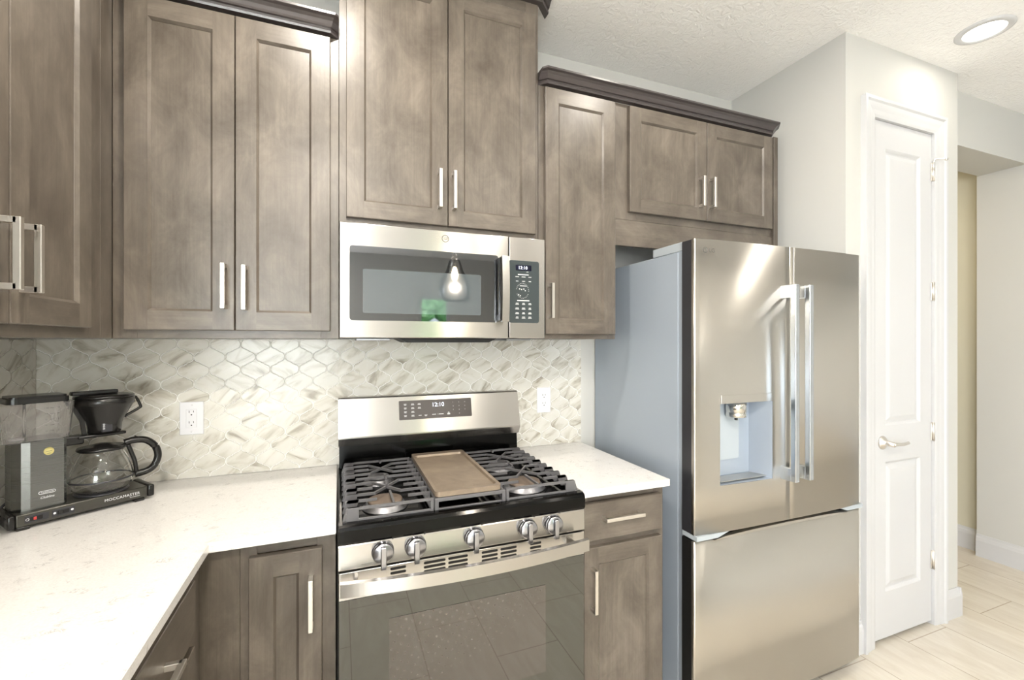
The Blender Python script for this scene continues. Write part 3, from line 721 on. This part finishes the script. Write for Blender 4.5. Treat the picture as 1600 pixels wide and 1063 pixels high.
for k, ch in enumerate('1234567890'):
    x = .4575+.0255*(k % 3) if k < 9 else .483; z = 1.153-.0155*(k//3) if k < 9 else 1.1065
    textbm(b2, ch, .0065, bgp(x, z, .0014))
obj('number_keys', b2, ink, bg_, local=True, label='grey printed digits')
bm = NB(); prism(bm, [(-.6135, .7865), (-.664, .7865), (-.6665, .789), (-.6615, .870), (-.660, .8618), (-.6135, .8618)], 'x', RX0, RX1-.002) if False else prism(bm, [(-.613, .796), (-.665, .796), (-.667, .799), (-.6655, .8595), (-.663, .8625), (-.613, .8618)], 'x', RX0, RX1-.002)
pn = obj('control_panel', bm, SS, t)
for i, kx in enumerate((.1183, .2076, .379, .5506, .6392)):
    kz = .833; Y0 = -.6665
    k = NB(); lathe(k, [(.0300, 0), (.0300, -.003), (.0, -.003)], (kx, Y0, kz), 'y', 40)
    lathe(k, [(.0285, -.003), (.0285, -.017), (.0275, -.0205), (.0255, -.022), (0, -.022)], (kx, Y0, kz), 'y', 40)
    ko = obj('knob', k, SK, t)
    g = NB(); bx(g, kx-.0075, kx+.0075, Y0-.034, Y0-.021, kz-.038, kz+.023, .002, 0, 2); obj('grip', g, SK, ko)
    m_ = NB(); bx(m_, kx+.026, kx+.0285, Y0-.0005, Y0+.0005, kz+.030, kz+.035, 0); obj('index_mark', m_, blkm, pn)
for x_ in (.076, .672): obj('printed_line', bx(NB(), x_-.014, x_+.014, -.6674, -.6667, .8055, .8068, 0), inkd, pn)
# burners
BUR = [(.140, -.50, .050), (.140, -.245, .036), (.379, -.36, .045), (.615, -.49, .055), (.615, -.235, .040)]
for x, y, r in BUR:
    b_ = NB(); lathe(b_, [(r+.020, .8965), (r+.018, .8995), (r+.012, .901), (r+.008, .911), (r+.002, .913), (0, .913)], (x, y, 0), 'z', 36)
    bo = obj('burner', b_, alum, t)
    b_ = NB(); lathe(b_, [(r+.001, .9132), (r+.003, .916), (r+.001, .921), (r-.006, .9225), (0, .9225)], (x, y, 0), 'z', 36); obj('burner_cap', b_, cap if y < -.4 else iron, bo, label='brown seasoned burner cap' if y < -.4 else None)
# cast iron grates
def grate(x0, x1, drop_left, name='grate'):
    bm = NB(); ZT = .9515; W = .0066; H = .0075; cz_ = ZT-H/2
    ys = [-.145-.0535*i for i in range(10)]; ys[-1] = -.632
    X = lambda f: x0+(x1-x0)*(f if drop_left else 1-f)     # fraction from the outer side
    def bar(pts): tube(bm, [(X(a), b, cz_) for a, b in pts], W, square=True, rz=H)
    def finger_leg(y):
        xo = X(0); s = 1 if drop_left else -1
        prism(bm, [(xo, .917), (xo+s*.010, .949), (xo+s*.015, ZT), (xo+s*.045, ZT), (xo+s*.040, .934), (xo+s*.030, .917)], 'y', y-W/2, y+W/2)
    for i, y in enumerate(ys): finger_leg(y)
    e = .05
    bar([(e, ys[0]), (1, ys[0])]); bar([(e, ys[9]), (1, ys[9])])
    for a, b, c in ((1, 3, 2), (5, 7, 6)):
        bar([(e, ys[a]), (.37, ys[a]), (.68, ys[b]-.002), (1, ys[b])]); bar([(e, ys[b]), (.37, ys[b]), (.70, ys[a]), (1, ys[a])])
        bar([(e, ys[c]), (.36, ys[c])]); bar([(.74, ys[c]), (1, ys[c])])
    bar([(e, ys[4]), (1, ys[4])]); bar([(e, ys[8]), (.38, ys[8])]); bar([(.74, ys[8]), (1, ys[8])])
    xm = X(.55)
    tube(bm, [(xm, ys[4]+.03, cz_), (xm, ys[4]-.032, cz_)], W, square=True, rz=H)
    tube(bm, [(xm, ys[0], cz_), (xm, ys[0]-.022, cz_)], W, square=True, rz=H); tube(bm, [(xm, ys[9], cz_), (xm, ys[7]+.004, cz_)], W, square=True, rz=H)
    # inner legs, lower rails
    xi = X(1)
    bx(bm, min(xi, X(.965)), max(xi, X(.965)), ys[9]-.004, ys[0]+.004, .915, .922, .001)
    bx(bm, min(X(.035), X(.055)), max(X(.035), X(.055)), ys[9]-.004, ys[0]+.004, .9135, .936, .001)
    for y in ys: bx(bm, min(xi, X(.965)), max(xi, X(.965)), y-W/2, y+W/2, .9215, .944, 0)
    for y in (ys[0], ys[9]):
        bx(bm, min(X(.08), X(1)), max(X(.08), X(1)), y-W/2, y+W/2, .912, .920, .001)
    s0, s1 = sorted((X(0), X(.17))); bx(bm, s0+(.012 if drop_left else 0), s1-(0 if drop_left else .012), ys[9]-W/2-.001, ys[9]+W/2, .914, ZT-.001, .001)
    for xx in (X(.02), X(.98)):
        for yy_ in (ys[0], ys[9]): bx(bm, xx-.005, xx+.005, yy_-.006, yy_+.006, .8955, .915, 0)
    return bm
obj('grate', grate(.014, .266, True), iron, t, label='left cast iron grate')
obj('grate', grate(.494, .747, False), iron, t, label='right cast iron grate')
bm = NB(); ZT = .9485
for y in (-.145, -.632): bx(bm, .270, .490, y-.0045, y+.0045, ZT-.011, ZT, .001); bx(bm, .270, .490, y-.0045, y+.0045, .911, .918, .001)
for x in (.2745, .4855):
    bx(bm, x-.0045, x+.0045, -.636, -.141, .914, .922, .001); bx(bm, x-.0045, x+.0045, -.636, -.141, ZT-.010, ZT-.0005, .001)
    for y in (-.145, -.632): bx(bm, x-.006, x+.006, y-.006, y+.006, .8955, ZT-.001, .001)
for y in (-.26, -.38, -.50): bx(bm, .275, .485, y-.004, y+.004, ZT-.010, ZT-.001, .001)
obj('grate', bm, iron, t, label='middle cast iron grate under the griddle')
# oven door
dr = obj('oven_door', bx(NB(), RX0+.001, RX1-.001, -.655, -.6125, .175, .7880, .002), blkm, t)
bm = NB(); bx(bm, RX0, RX1, -.6625, -.6555, .713, .7885, .002, 0, 2)
ds_ = obj('door_rail', bm, SS, dr)
for x0, x1 in ((.139, .182), (.232, .295), (.303, .362), (.405, .456), (.465, .518), (.563, .601)):
    for z in (.7775, .7652, .753): obj('vent_slot', prism(NB(), rrect(x0, x1, z-.0036, z+.0036, .0033, 3), 'y', -.6631, -.6600), blkm, ds_)
obj('door_glass', bx(NB(), RX0+.001, RX1-.001, -.6620, -.6555, .18, .7125, .0006), glass_o, dr)
obj('oven_window', bx(NB(), .136, .6165, -.6634, -.6621, .365, .6405, 0), ow, dr)
hb = NB(); n = 48
for i in range(n):
    def hy(x): s = (x-.378)/.37; return -.752+.030*s*s
    xa, xb = .008+.732*i/n, .008+.732*(i+1)/n
    f = [hb.verts.new(p) for p in ((xa, hy(xa), .7535), (xa, hy(xa), .7885), (xa, hy(xa)+.012, .7905), (xa, hy(xa)+.012, .7515), (xb, hy(xb), .7535), (xb, hy(xb), .7885), (xb, hy(xb)+.012, .7905), (xb, hy(xb)+.012, .7515))]
    for a in range(4): fc = hb.faces.new((f[a], f[(a+1) % 4], f[4+(a+1) % 4], f[4+a])); fc.smooth = False
    if i == 0: hb.faces.new(f[:4])
    if i == n-1: hb.faces.new(f[4:][::-1])
bmesh.ops.remove_doubles(hb, verts=hb.verts, dist=1e-5)
for x in (.05, .695):
    s = 1 if x < .3 else -1
    prism(hb, [(x-.004, -.6615), (x+.004, -.6615), (x+.004-s*.008, -.722), (x-.004-s*.008, -.722)], 'z', .754, .779)
bmesh.ops.recalc_face_normals(hb, faces=hb.faces)
obj('handle', hb, SS, dr)
obj('storage_drawer', bx(NB(), RX0+.001, RX1-.001, -.66, -.6125, .035, .168, .003), SS, t)
# griddle
gb = NB(); GX0, GX1, GY0, GY1, GZ = .2715, .4795, -.634, -.150, .9487
prism(gb, rrect(GX0+.004, GX1-.004, GY0+.004, GY1-.004, .012, 4), 'z', GZ, GZ+.008)
def rim(bm, r_out, r_in, z0, z1):
    A = rrect(*r_out, .014, 4); B = rrect(*r_in, .010, 4); n = len(A)
    lo = [bm.verts.new((p[0], p[1], z0)) for p in A]; to = [bm.verts.new((p[0], p[1], z1)) for p in A]; ti = [bm.verts.new((p[0], p[1], z1-.001)) for p in B]; bi = [bm.verts.new((p[0]-.003*(1 if p[0] > .37 else -1), p[1]-.003*(1 if p[1] > -.39 else -1), z0+.004)) for p in B]
    for i in range(n):
        j = (i+1) % n
        for q in ((lo[i], lo[j], to[j], to[i]), (to[i], to[j], ti[j], ti[i]), (ti[i], ti[j], bi[j], bi[i])): bm.faces.new(q)
rim(gb, (GX0, GX1, GY0, GY1), (GX0+.010, GX1-.010, GY0+.020, GY1-.030), GZ+.002, GZ+.017)
bmesh.ops.recalc_face_normals(gb, faces=gb.faces)
tag(obj('griddle', gb, gr), 'brown cast iron griddle plate lying on the middle of the range', 'griddle')

# ================================================================== REFRIGERATOR
t = thing('refrigerator', 'stainless french-door refrigerator with water dispenser and freezer drawer', 'refrigerator', (1.6475, 0, 0))
FX0, FX1, FY = 1.19, 2.106, -.700
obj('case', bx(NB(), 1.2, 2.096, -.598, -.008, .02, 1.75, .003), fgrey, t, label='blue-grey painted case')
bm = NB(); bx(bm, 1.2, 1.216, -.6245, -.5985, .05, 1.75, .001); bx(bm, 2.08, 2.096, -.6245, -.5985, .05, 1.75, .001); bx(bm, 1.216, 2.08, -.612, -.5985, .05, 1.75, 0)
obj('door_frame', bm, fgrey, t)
for x0, x1 in ((1.2, 1.29), (2.006, 2.096)):
    bm = NB(); bx(bm, x0, x1, -.622, -.4515, 1.7505, 1.784, .003, 0, 2); bx(bm, x0+.012 if x0 < 1.5 else x0, x1 if x0 < 1.5 else x1-.012, -.672, -.6225, 1.7685, 1.784, .003, 0, 2); obj('hinge_cover', bm, fl, t)
def bulge(x): s = (x-1.648)/.458; return FY-.006+.016*s**4 + .0*s
def fdoor(x0, x1, z0, z1, holes=None, round_l=False, round_r=False):
    """curved stainless skin with return edges, darker core behind"""
    bm = NB(); n = 18; xs = sorted(set([x0+(x1-x0)*i/n for i in range(n+1)] + ([holes[0], holes[1]] if holes else [])))
    xs = [x for i, x in enumerate(xs) if i == 0 or x-xs[i-1] > 1e-4]
    zs = [z0]+([holes[2], holes[3]] if holes else [])+[z1]
    def yy(x):
        y = bulge(x); r = .022
        if round_r and x > x1-r: q = (x-(x1-r))/r; y += r*(1-math.sqrt(max(0, 1-q*q)))*.9
        if round_l and x < x0+.006: q = ((x0+.006)-x)/.006; y += .006*(1-math.sqrt(max(0, 1-q*q)))
        return y
    if round_r: xs = sorted(set([x for x in xs if x < x1-.024]+[x1-.022+.022*math.sin(PI/2*i/8) for i in range(9)]))
    if round_l: xs = sorted(set([x for x in xs if x > x0+.008]+[x0+.006-.006*math.sin(PI/2*i/4) for i in range(5)]))
    G = {}
    def v(x, z):
        k = (round(x, 5), round(z, 5))
        if k not in G: G[k] = bm.verts.new((x, yy(x), z))
        return G[k]
    for a, b in zip(xs, xs[1:]):
        for c, d in zip(zs, zs[1:]):
            if holes and a >= holes[0]-1e-5 and b <= holes[1]+1e-5 and abs(c-holes[2]) < 1e-5: continue
            f = bm.faces.new((v(a, c), v(b, c), v(b, d), v(a, d))); f.smooth = True
    # outer returns
    be = [e for e in bm.edges if len(e.link_faces) == 1]
    outer = [e for e in be if not (holes and all(holes[0]-1e-4 <= q.co.x <= holes[1]+1e-4 and holes[2]-1e-4 <= q.co.z <= holes[3]+1e-4 for q in e.verts))]
    r = bmesh.ops.extrude_edge_only(bm, edges=outer)
    for q in [g for g in r['geom'] if isinstance(g, bmesh.types.BMVert)]: q.co.y = -.677
    bmesh.ops.recalc_face_normals(bm, faces=bm.faces)
    if sum(f.normal.y*f.calc_area() for f in bm.faces) > 0: bmesh.ops.reverse_faces(bm, faces=bm.faces)
    return bm
XM = 1.6525
HO = (1.3007, 1.5585, .8855, 1.1835)
ld = obj('left_door', fdoor(FX0, XM-.0022, .7155, 1.781, HO, True), SF, t)
bm = NB()
for a in ((FX0+.001, HO[0]-.004, .7165, 1.780), (HO[1]+.004, XM-.004, .7165, 1.780), (HO[0]-.004, HO[1]+.004, .7165, HO[2]-.004), (HO[0]-.004, HO[1]+.004, HO[3]+.004, 1.780)):
    bx(bm, a[0], a[1], -.6785, -.6285, a[2], a[3], 0)
obj('door_liner', bm, fdark, ld, label='dark grey door edge')
rd = obj('right_door', fdoor(XM+.0022, FX1, .7155, 1.781, None, False, True), SF, t)
bm = NB(); bx(bm, XM+.004, FX1-.001, -.6785, -.6285, .7165, 1.780, 0); obj('door_liner', bm, fdark, rd, label='dark grey door edge')
fz = obj('freezer_drawer', fdoor(FX0, FX1, .055, .6925, None, True, True), SF, t)
bm = NB(); bx(bm, FX0+.001, FX1-.001, -.6785, -.6285, .056, .6915, 0); obj('door_liner', bm, blkm, fz, label='dark drawer edge')
bm = NB(); prism(bm, [(1.27, .6926), (1.33, .6995), (1.45, .7035), (1.648, .705), (1.85, .7035), (1.95, .6995), (2.0, .6926)], 'y', -.703, -.684); obj('pocket_lip', bm, SF, fz)
bm = NB()
prism(bm, [(FX0+.001, .6985), (FX0+.001, .7150), (1.345, .7150), (1.315, .7065), (1.29, .6985)], 'y', -.702, -.63); obj('door_foot_trim', bm, fl, t); bm = NB(); prism(bm, [(FX1-.003, .6985), (FX1-.003, .7150), (1.95, .7150), (1.98, .7065), (2.005, .6985)], 'y', -.698, -.63)
obj('door_foot_trim', bm, fl, t)
bm = NB(); bx(bm, 1.21, 2.09, -.655, -.6255, .6926, .7154, 0); obj('shadow_gap', bm, blkm, t)
bm = NB(); bx(bm, 1.22, 2.08, -.60, -.3, 0, .0195, 0); obj('kick_base', bm, blkm, t)
# dispenser
bm = NB(); x0, x1, z0, z1 = HO; yb = -.6275
def cav(x, z, deep): return bm.verts.new((x, (bulge(x)+.0005) if not deep else yb, z))
A = [cav(*p, False) for p in ((x0, z0), (x1, z0), (x1, z1), (x0, z1))]; B = [cav(*p, True) for p in ((x0+.02, z0+.006), (x1-.034, z0+.006), (x1-.034, z1), (x0+.02, z1))]
for i in range(4): bm.faces.new((A[i], A[(i+1) % 4], B[(i+1) % 4], B[i]))
bm.faces.new(B)
cv = obj('dispenser_recess', bm, mat('dispenser_grey_metal', srgb(165, 175, 188), .3, .3), ld, label='blue-grey dispenser recess')
bm = NB(); bx(bm, 1.3007, 1.5585, bulge(1.43)-.0018, bulge(1.43)+.004, 1.184, 1.2155, .001); obj('dispenser_panel', bm, SF, ld)
bm = NB(); lathe(bm, [(.034, 1.125), (.037, 1.127), (.037, 1.1405), (.035, 1.1415), (.035, 1.1435), (.037, 1.1445), (.037, 1.1835)], (1.418, -.664, 0), 'z', 36); obj('nozzle_housing', bm, chrome, cv)
bm = NB(); lathe(bm, [(.006, 1.112), (.006, 1.1245)], (1.418, -.664, 0), 'z', 12); obj('water_spout', bm, blkp, cv)
bm = NB(); prism(bm, rrect(1.335, 1.468, .955, 1.17, .012), 'y', yb-.004, yb-.0005); obj('lever_plate', bm, fl, cv)
bm = NB(); bx(bm, 1.318, 1.545, -.690, -.632, z0+.0065, z0+.009, .0005); obj('drip_tray', bm, SF, cv)
# handles
for nm, xa, pr_ in (('left', 1.601, ld), ('right', 1.6785, rd)):
    bm = NB(); yo = -.768
    bx(bm, xa, xa+.022, yo, yo+.022, .880, 1.628, .003, 0, 2)
    for z in (.880, 1.578): bx(bm, xa, xa+.022, yo+.018, bulge(xa)+.002, z, z+.050, .002)
    obj('handle', bm, steel('handle_steel', srgb(196, 201, 206), .24, .4), pr_)
LG = Matrix.Translation((-1.6475, 0, 0))
bm = NB(); yl = bulge(1.285)-.0004
textbm(bm, 'LG', .0215, LG @ front(1.2625, yl, 1.7405))
q = NB(); lathe(q, [(.0105, 0), (.0105, -.0004), (.0078, -.0004), (.0078, 0)], (1.2315, yl, 1.7405), 'y', 24, cap_=False); bx(q, 1.2305, 1.2322, yl-.0004, yl, 1.7365, 1.7455, 0); bx(q, 1.2305, 1.236, yl-.0004, yl, 1.7357, 1.7372, 0); lathe(q, [(.0016, 0), (.0016, -.0004), (0, -.0004)], (1.2275, yl, 1.743), 'y', 10)
q.transform(LG); tm = bpy.data.meshes.new('t'); q.to_mesh(tm); q.free(); bm.from_mesh(tm)
obj('emblem', bm, inkd, ld, local=True, label='small grey emblem and letters')

# ================================================================== OUTLETS
def outlet(x0, x1, z0, z1, label):
    t = thing('wall_outlet', label, 'outlet', ((x0+x1)/2, -.0105, (z0+z1)/2)); cx_, cz_ = (x0+x1)/2, (z0+z1)/2
    pl = obj('cover_plate', bx(NB(), x0, x1, -.0155, -.0106, z0, z1, .002, 0, 2), white, t)
    rc_ = obj('receptacle', bx(NB(), cx_-.0165, cx_+.0165, -.0175, -.0156, cz_-.033, cz_+.033, .001), white, t)
    for dz in (-.019, .019):
        b = NB()
        bx(b, cx_-.008, cx_-.0062, -.0178, -.0174, cz_+dz+.001, cz_+dz+.009, 0); bx(b, cx_+.0055, cx_+.0073, -.0178, -.0174, cz_+dz+.002, cz_+dz+.009, 0)
        lathe(b, [(.0024, 0), (.0024, -.0004), (0, -.0004)], (cx_, -.0174, cz_+dz-.006), 'y', 10)
        obj('socket_slots', b, blkm, rc_)
    for dz in (-.048, .048):
        b = NB(); lathe(b, [(.003, 0), (.0028, -.001), (0, -.001)], (cx_, -.0155, cz_+dz), 'y', 12); obj('screw', b, white, t)
outlet(-.530, -.4565, 1.0735, 1.1925, 'white double wall outlet between coffee maker and range')
outlet(.880, .9505, 1.073, 1.192, 'white double wall outlet between range and refrigerator')

# ================================================================== COFFEE MAKER (built in its own frame: x along the base, y to the back)
CA = math.radians(38.0)
t = thing('coffee_maker', 'black filter coffee maker with clear water tank standing in the counter corner', 'coffee maker', (-.793, -.404, .914), CA)
Z = lambda z: z-.914
base = obj('base', bx(NB(), .016, .300, 0, .115, .010, .043, .003, 0, 2), anb, t, local=True)
for a, b in ((0, .0155), (.3005, .318)): obj('end_cap', bx(NB(), a, b, -.002, .117, .008, .045, .005, 0, 2), blkp, t, local=True)
bm = NB(); bx(bm, -.0006, .0005, .03, .085, .014, .038, 0); obj('cable_opening', bm, blkm, t, local=True)
for x in (.03, .28):
    for y in (.012, .105): obj('foot', bx(NB(), x-.013, x+.013, y-.011, y+.009, 0, .0098, .002), blkp, t, local=True)
for x0, x1, m_, k in ((.042, .066, red, 0), (.094, .118, blkm, 1)):
    b_ = NB(); bx(b_, x0-.010, x1+.012, -.0012, .0005, .017, .036, .0005); pn_ = obj('switch_panel', b_, fdark, t, local=True)
    b_ = NB(); bx(b_, x0, x1, -.0025, -.0012, .021, .032, .0008); so = obj('switch', b_, blkm, pn_, local=True)
    b_ = NB(); bx(b_, x0+(.006 if k == 0 else .002), x0+.012, -.004, -.0024, .0225, .0305, .0008); obj('rocker', b_, red if k == 0 else blkp, so, local=True, label='red rocker' if k == 0 else None)
b_ = NB()
for c in ((.037, .0265), (.089, .0265), (.1245, .0265)):
    lathe(b_, [(.0025, 0), (.0036, -.0004), (.0025, -.0002)] if c[0] < .05 else [(.003, 0), (.003, -.0003), (0, -.0003)], (c[0], -.0014, c[1]), 'y', 14, cap_=False)
obj('symbols', b_, white, t, local=True)
text('lettering', 'MOCCAMASTER', .0112, white, t, front(.237, -.0006, .0275), label='white capital lettering', spacing=1.06)
text('lettering', 'TECHNIVORM', .004, white, t, front(.267, -.0006, .0195), label='small white lettering')
# tower
bm = NB(); prism(bm, [(.030, .120), (.018, .110), (.013, .085), (.016, .045), (.030, .022), (.046, .016), (.112, .016), (.1185, .022), (.1185, .120)], 'z', .0435, .2265, 0, False)
obj('tower', bm, ano, t, local=True)
bm = NB(); lathe(bm, [(.0105, 0), (.0105, -.0005), (0, -.0005)], (.0815, .0155, .197), 'y', 28); st = obj('sticker', bm, sticker, t, local=True, label='round pale gold sticker')
bm = NB(); bx(bm, .0755, .0875, .0147, .01495, .1965, .1975, 0); bx(bm, .078, .085, .0147, .01495, .191, .192, 0); obj('sticker_print', bm, inkd, st, local=True)
bm = NB()
o_ = rrect(.061, .095, .082, .0905, .0042, 5); i_ = rrect(.0622, .0938, .0832, .0893, .0030, 5); n = len(o_)
A = [bm.verts.new((p[0], .0152, p[1])) for p in o_]; B = [bm.verts.new((p[0], .0152, p[1])) for p in i_]
for k in range(n): bm.faces.new((A[k], A[(k+1) % n], B[(k+1) % n], B[k]))
textbm(bm, 'Technivorm', .0052, front(.078, .0152, .0863)); textbm(bm, 'Clubline', .0085, front(.078, .0152, .0725), .35)
obj('logo', bm, white, t, local=True, label='white oval logo with script word')
# power cord from the left end to the outlet side
bm = NB(); tube(bm, [(0.0, .06, .026), (-.03, .072, .018), (-.046, .095, .006), (-.035, .13, .005), (.0, .148, .02), (.045, .135, .07)], .0032, 8); obj('power_cord', bm, blkp, t, local=True)
# tank
def tank_ring(z, g): return [(x, y, z) for x, y in rrect(-.006-g, .130+g, .012-g, .118+g, .020, 5)]
bm = NB(); R = []
for z, g in ((.2275, -.004), (.245, -.001), (.33, .006)): R.append([bm.verts.new(p) for p in tank_ring(z, g)])
for z, g in ((.33, .0035), (.245, -.0035), (.2300, -.0065)): R.append([bm.verts.new(p) for p in tank_ring(z, g)])
for A, B in zip(R, R[1:]):
    for k in range(len(A)): f = bm.faces.new((A[k], A[(k+1) % len(A)], B[(k+1) % len(A)], B[k]))
bm.faces.new(R[0][::-1]); bm.faces.new(R[-1]); bmesh.ops.recalc_face_normals(bm, faces=bm.faces)
tk = obj('water_tank', bm, plast, t, local=True, label='clear plastic water tank')
bm = NB()
for k, (a, b) in enumerate((('1.25', '10'), ('1.0', '8'), ('¾', '6'), ('½', '4'), ('¼', '2'))):
    z = .3165-.0155*k; textbm(bm, a, .0055, front(.074, .0042, z)); textbm(bm, b, .0055, front(.098, .0042, z)); bx(bm, .081, .0895, .0040, .0043, z-.0004, z+.0004, 0)
obj('scale_marks', bm, inkd, tk, local=True, label='printed cup scale')
bm = NB(); lathe(bm, [(.016, .2302), (.016, .2325), (.011, .2335), (.0, .2335)], (.03, .07, 0), 'z', 20); obj('valve', bm, white, tk, local=True)
bm = NB(); lathe(bm, [(.0032, .2310), (.0032, .326)], (.052, .10, 0), 'z', 10); obj('riser_tube', bm, glass, tk, local=True)
bm = NB(); prism(bm, rrect(.004, .126, .014, .112, .018, 5), 'z', .331, .350); bmesh.ops.bevel(bm, geom=[e for e in bm.edges if all(v_.co.z > .349 for v_ in e.verts)], offset=.005, segments=2, affect='EDGES'); obj('tank_lid', bm, blkp, t, local=True)
# outlet arm and basket
bm = NB(); bx(bm, .119, .165, .052, .088, .196, .222, .004, 0, 2); bx(bm, .150, .262, .046, .094, .2105, .2195, .003, 0, 2); obj('basket_support', bm, blkp, t, local=True)
BC = (.216, .070, 0)
bm = NB(); lathe(bm, [(.034, .2205), (.039, .222), (.041, .245), (.044, .258), (.069, .306), (.0715, .309), (.0715, .326), (.069, .328), (.066, .326), (.066, .311), (.042, .262), (.030, .23), (0, .229)], BC, 'z', 44)
bk = obj('brew_basket', bm, blkp, t, local=True)
bm = NB(); lathe(bm, [(.0715, .3285), (.070, .334), (.055, .337), (0, .3375)], BC, 'z', 44); obj('basket_lid', bm, blkp, bk, local=True)
bm = NB(); bx(bm, .139, .247, .060, .082, .338, .350, .003, 0, 2); obj('outlet_arm', bm, blkp, t, local=True)
bm = NB(); tube(bm, [(.286, .066, .322), (.293, .064, .318), (.303, .062, .292), (.299, .062, .284), (.262, .064, .262)], .0042, 8); obj('basket_handle', bm, blkp, bk, local=True)
bm = NB(); bx(bm, .198, .222, .0285, .034, .226, .252, .001); obj('drip_stop_lever', bm, fdark, bk, local=True)
b_ = NB()
for z in (.249, .243, .2365): lathe(b_, [(.0016, 0), (.0026, -.0004), (.0016, -.0002)], (.202, .0282, z), 'y', 10, cap_=False)
obj('symbols', b_, white, bk, local=True)
bm = NB(); tube(bm, [(.128, .070, .326), (.146, .070, .300), (.164, .070, .262), (.170, .070, .218)], .010, square=True, rz=.008); obj('basket_bracket', bm, blkp, t, local=True)
bm = NB(); lathe(bm, [(.062, .0435), (.064, .046), (.060, .0485), (0, .0485)], (.207, .060, 0), 'z', 36); obj('hot_plate', bm, fdark, t, local=True)
# carafe (lifts off)
GC = Matrix.Translation((-.793, -.404, .914)) @ Matrix.Rotation(CA, 4, 'Z') @ Matrix.Translation((.207, .060, .049))
t2 = thing('glass_carafe', 'clear glass coffee pot with black handle on the hot plate of the coffee maker', 'coffee pot', tuple(GC.translation), CA)
prof = [(.048, .001), (.060, .003), (.069, .012), (.0735, .028), (.074, .040), (.070, .062), (.062, .088), (.054, .106), (.050, .114), (.052, .120), (.055, .124)]
bm = NB(); lathe(bm, [(0, .001)]+prof+[(r-.0022, z) for r, z in reversed(prof[1:])]+[(.046, .0035), (0, .0035)], (0, 0, 0), 'z', 56, cap_=False); obj('glass_body', bm, glass, t2, local=True)
bm = NB(); lathe(bm, [(.0752, .034), (.0755, .036), (.0752, .0385), (.0744, .0385), (.0744, .034)], (0, 0, 0), 'z', 56, cap_=False); obj('steel_band', bm, fdark, t2, local=True)
bm = NB(); lathe(bm, [(.056, .122), (.0585, .126), (.056, .131), (.030, .133), (.020, .139), (.008, .141), (0, .141)], (0, 0, 0), 'z', 44); obj('lid', bm, blkp, t2, local=True)
bm = NB(); tube(bm, [(.050, -.012, .133), (.072, -.018, .138), (.10, -.026, .134), (.122, -.032, .112), (.130, -.034, .082), (.122, -.032, .052), (.104, -.028, .036), (.074, -.02, .030)], .0105, 10)
tube(bm, [(.058, -.016, .126), (.066, -.018, .100), (.074, -.02, .070), (.078, -.021, .034)], .006, 8); tube(bm, [(.072, -.018, .140), (.078, -.02, .150)], .004, 8)
obj('handle', bm, blkp, t2, local=True)
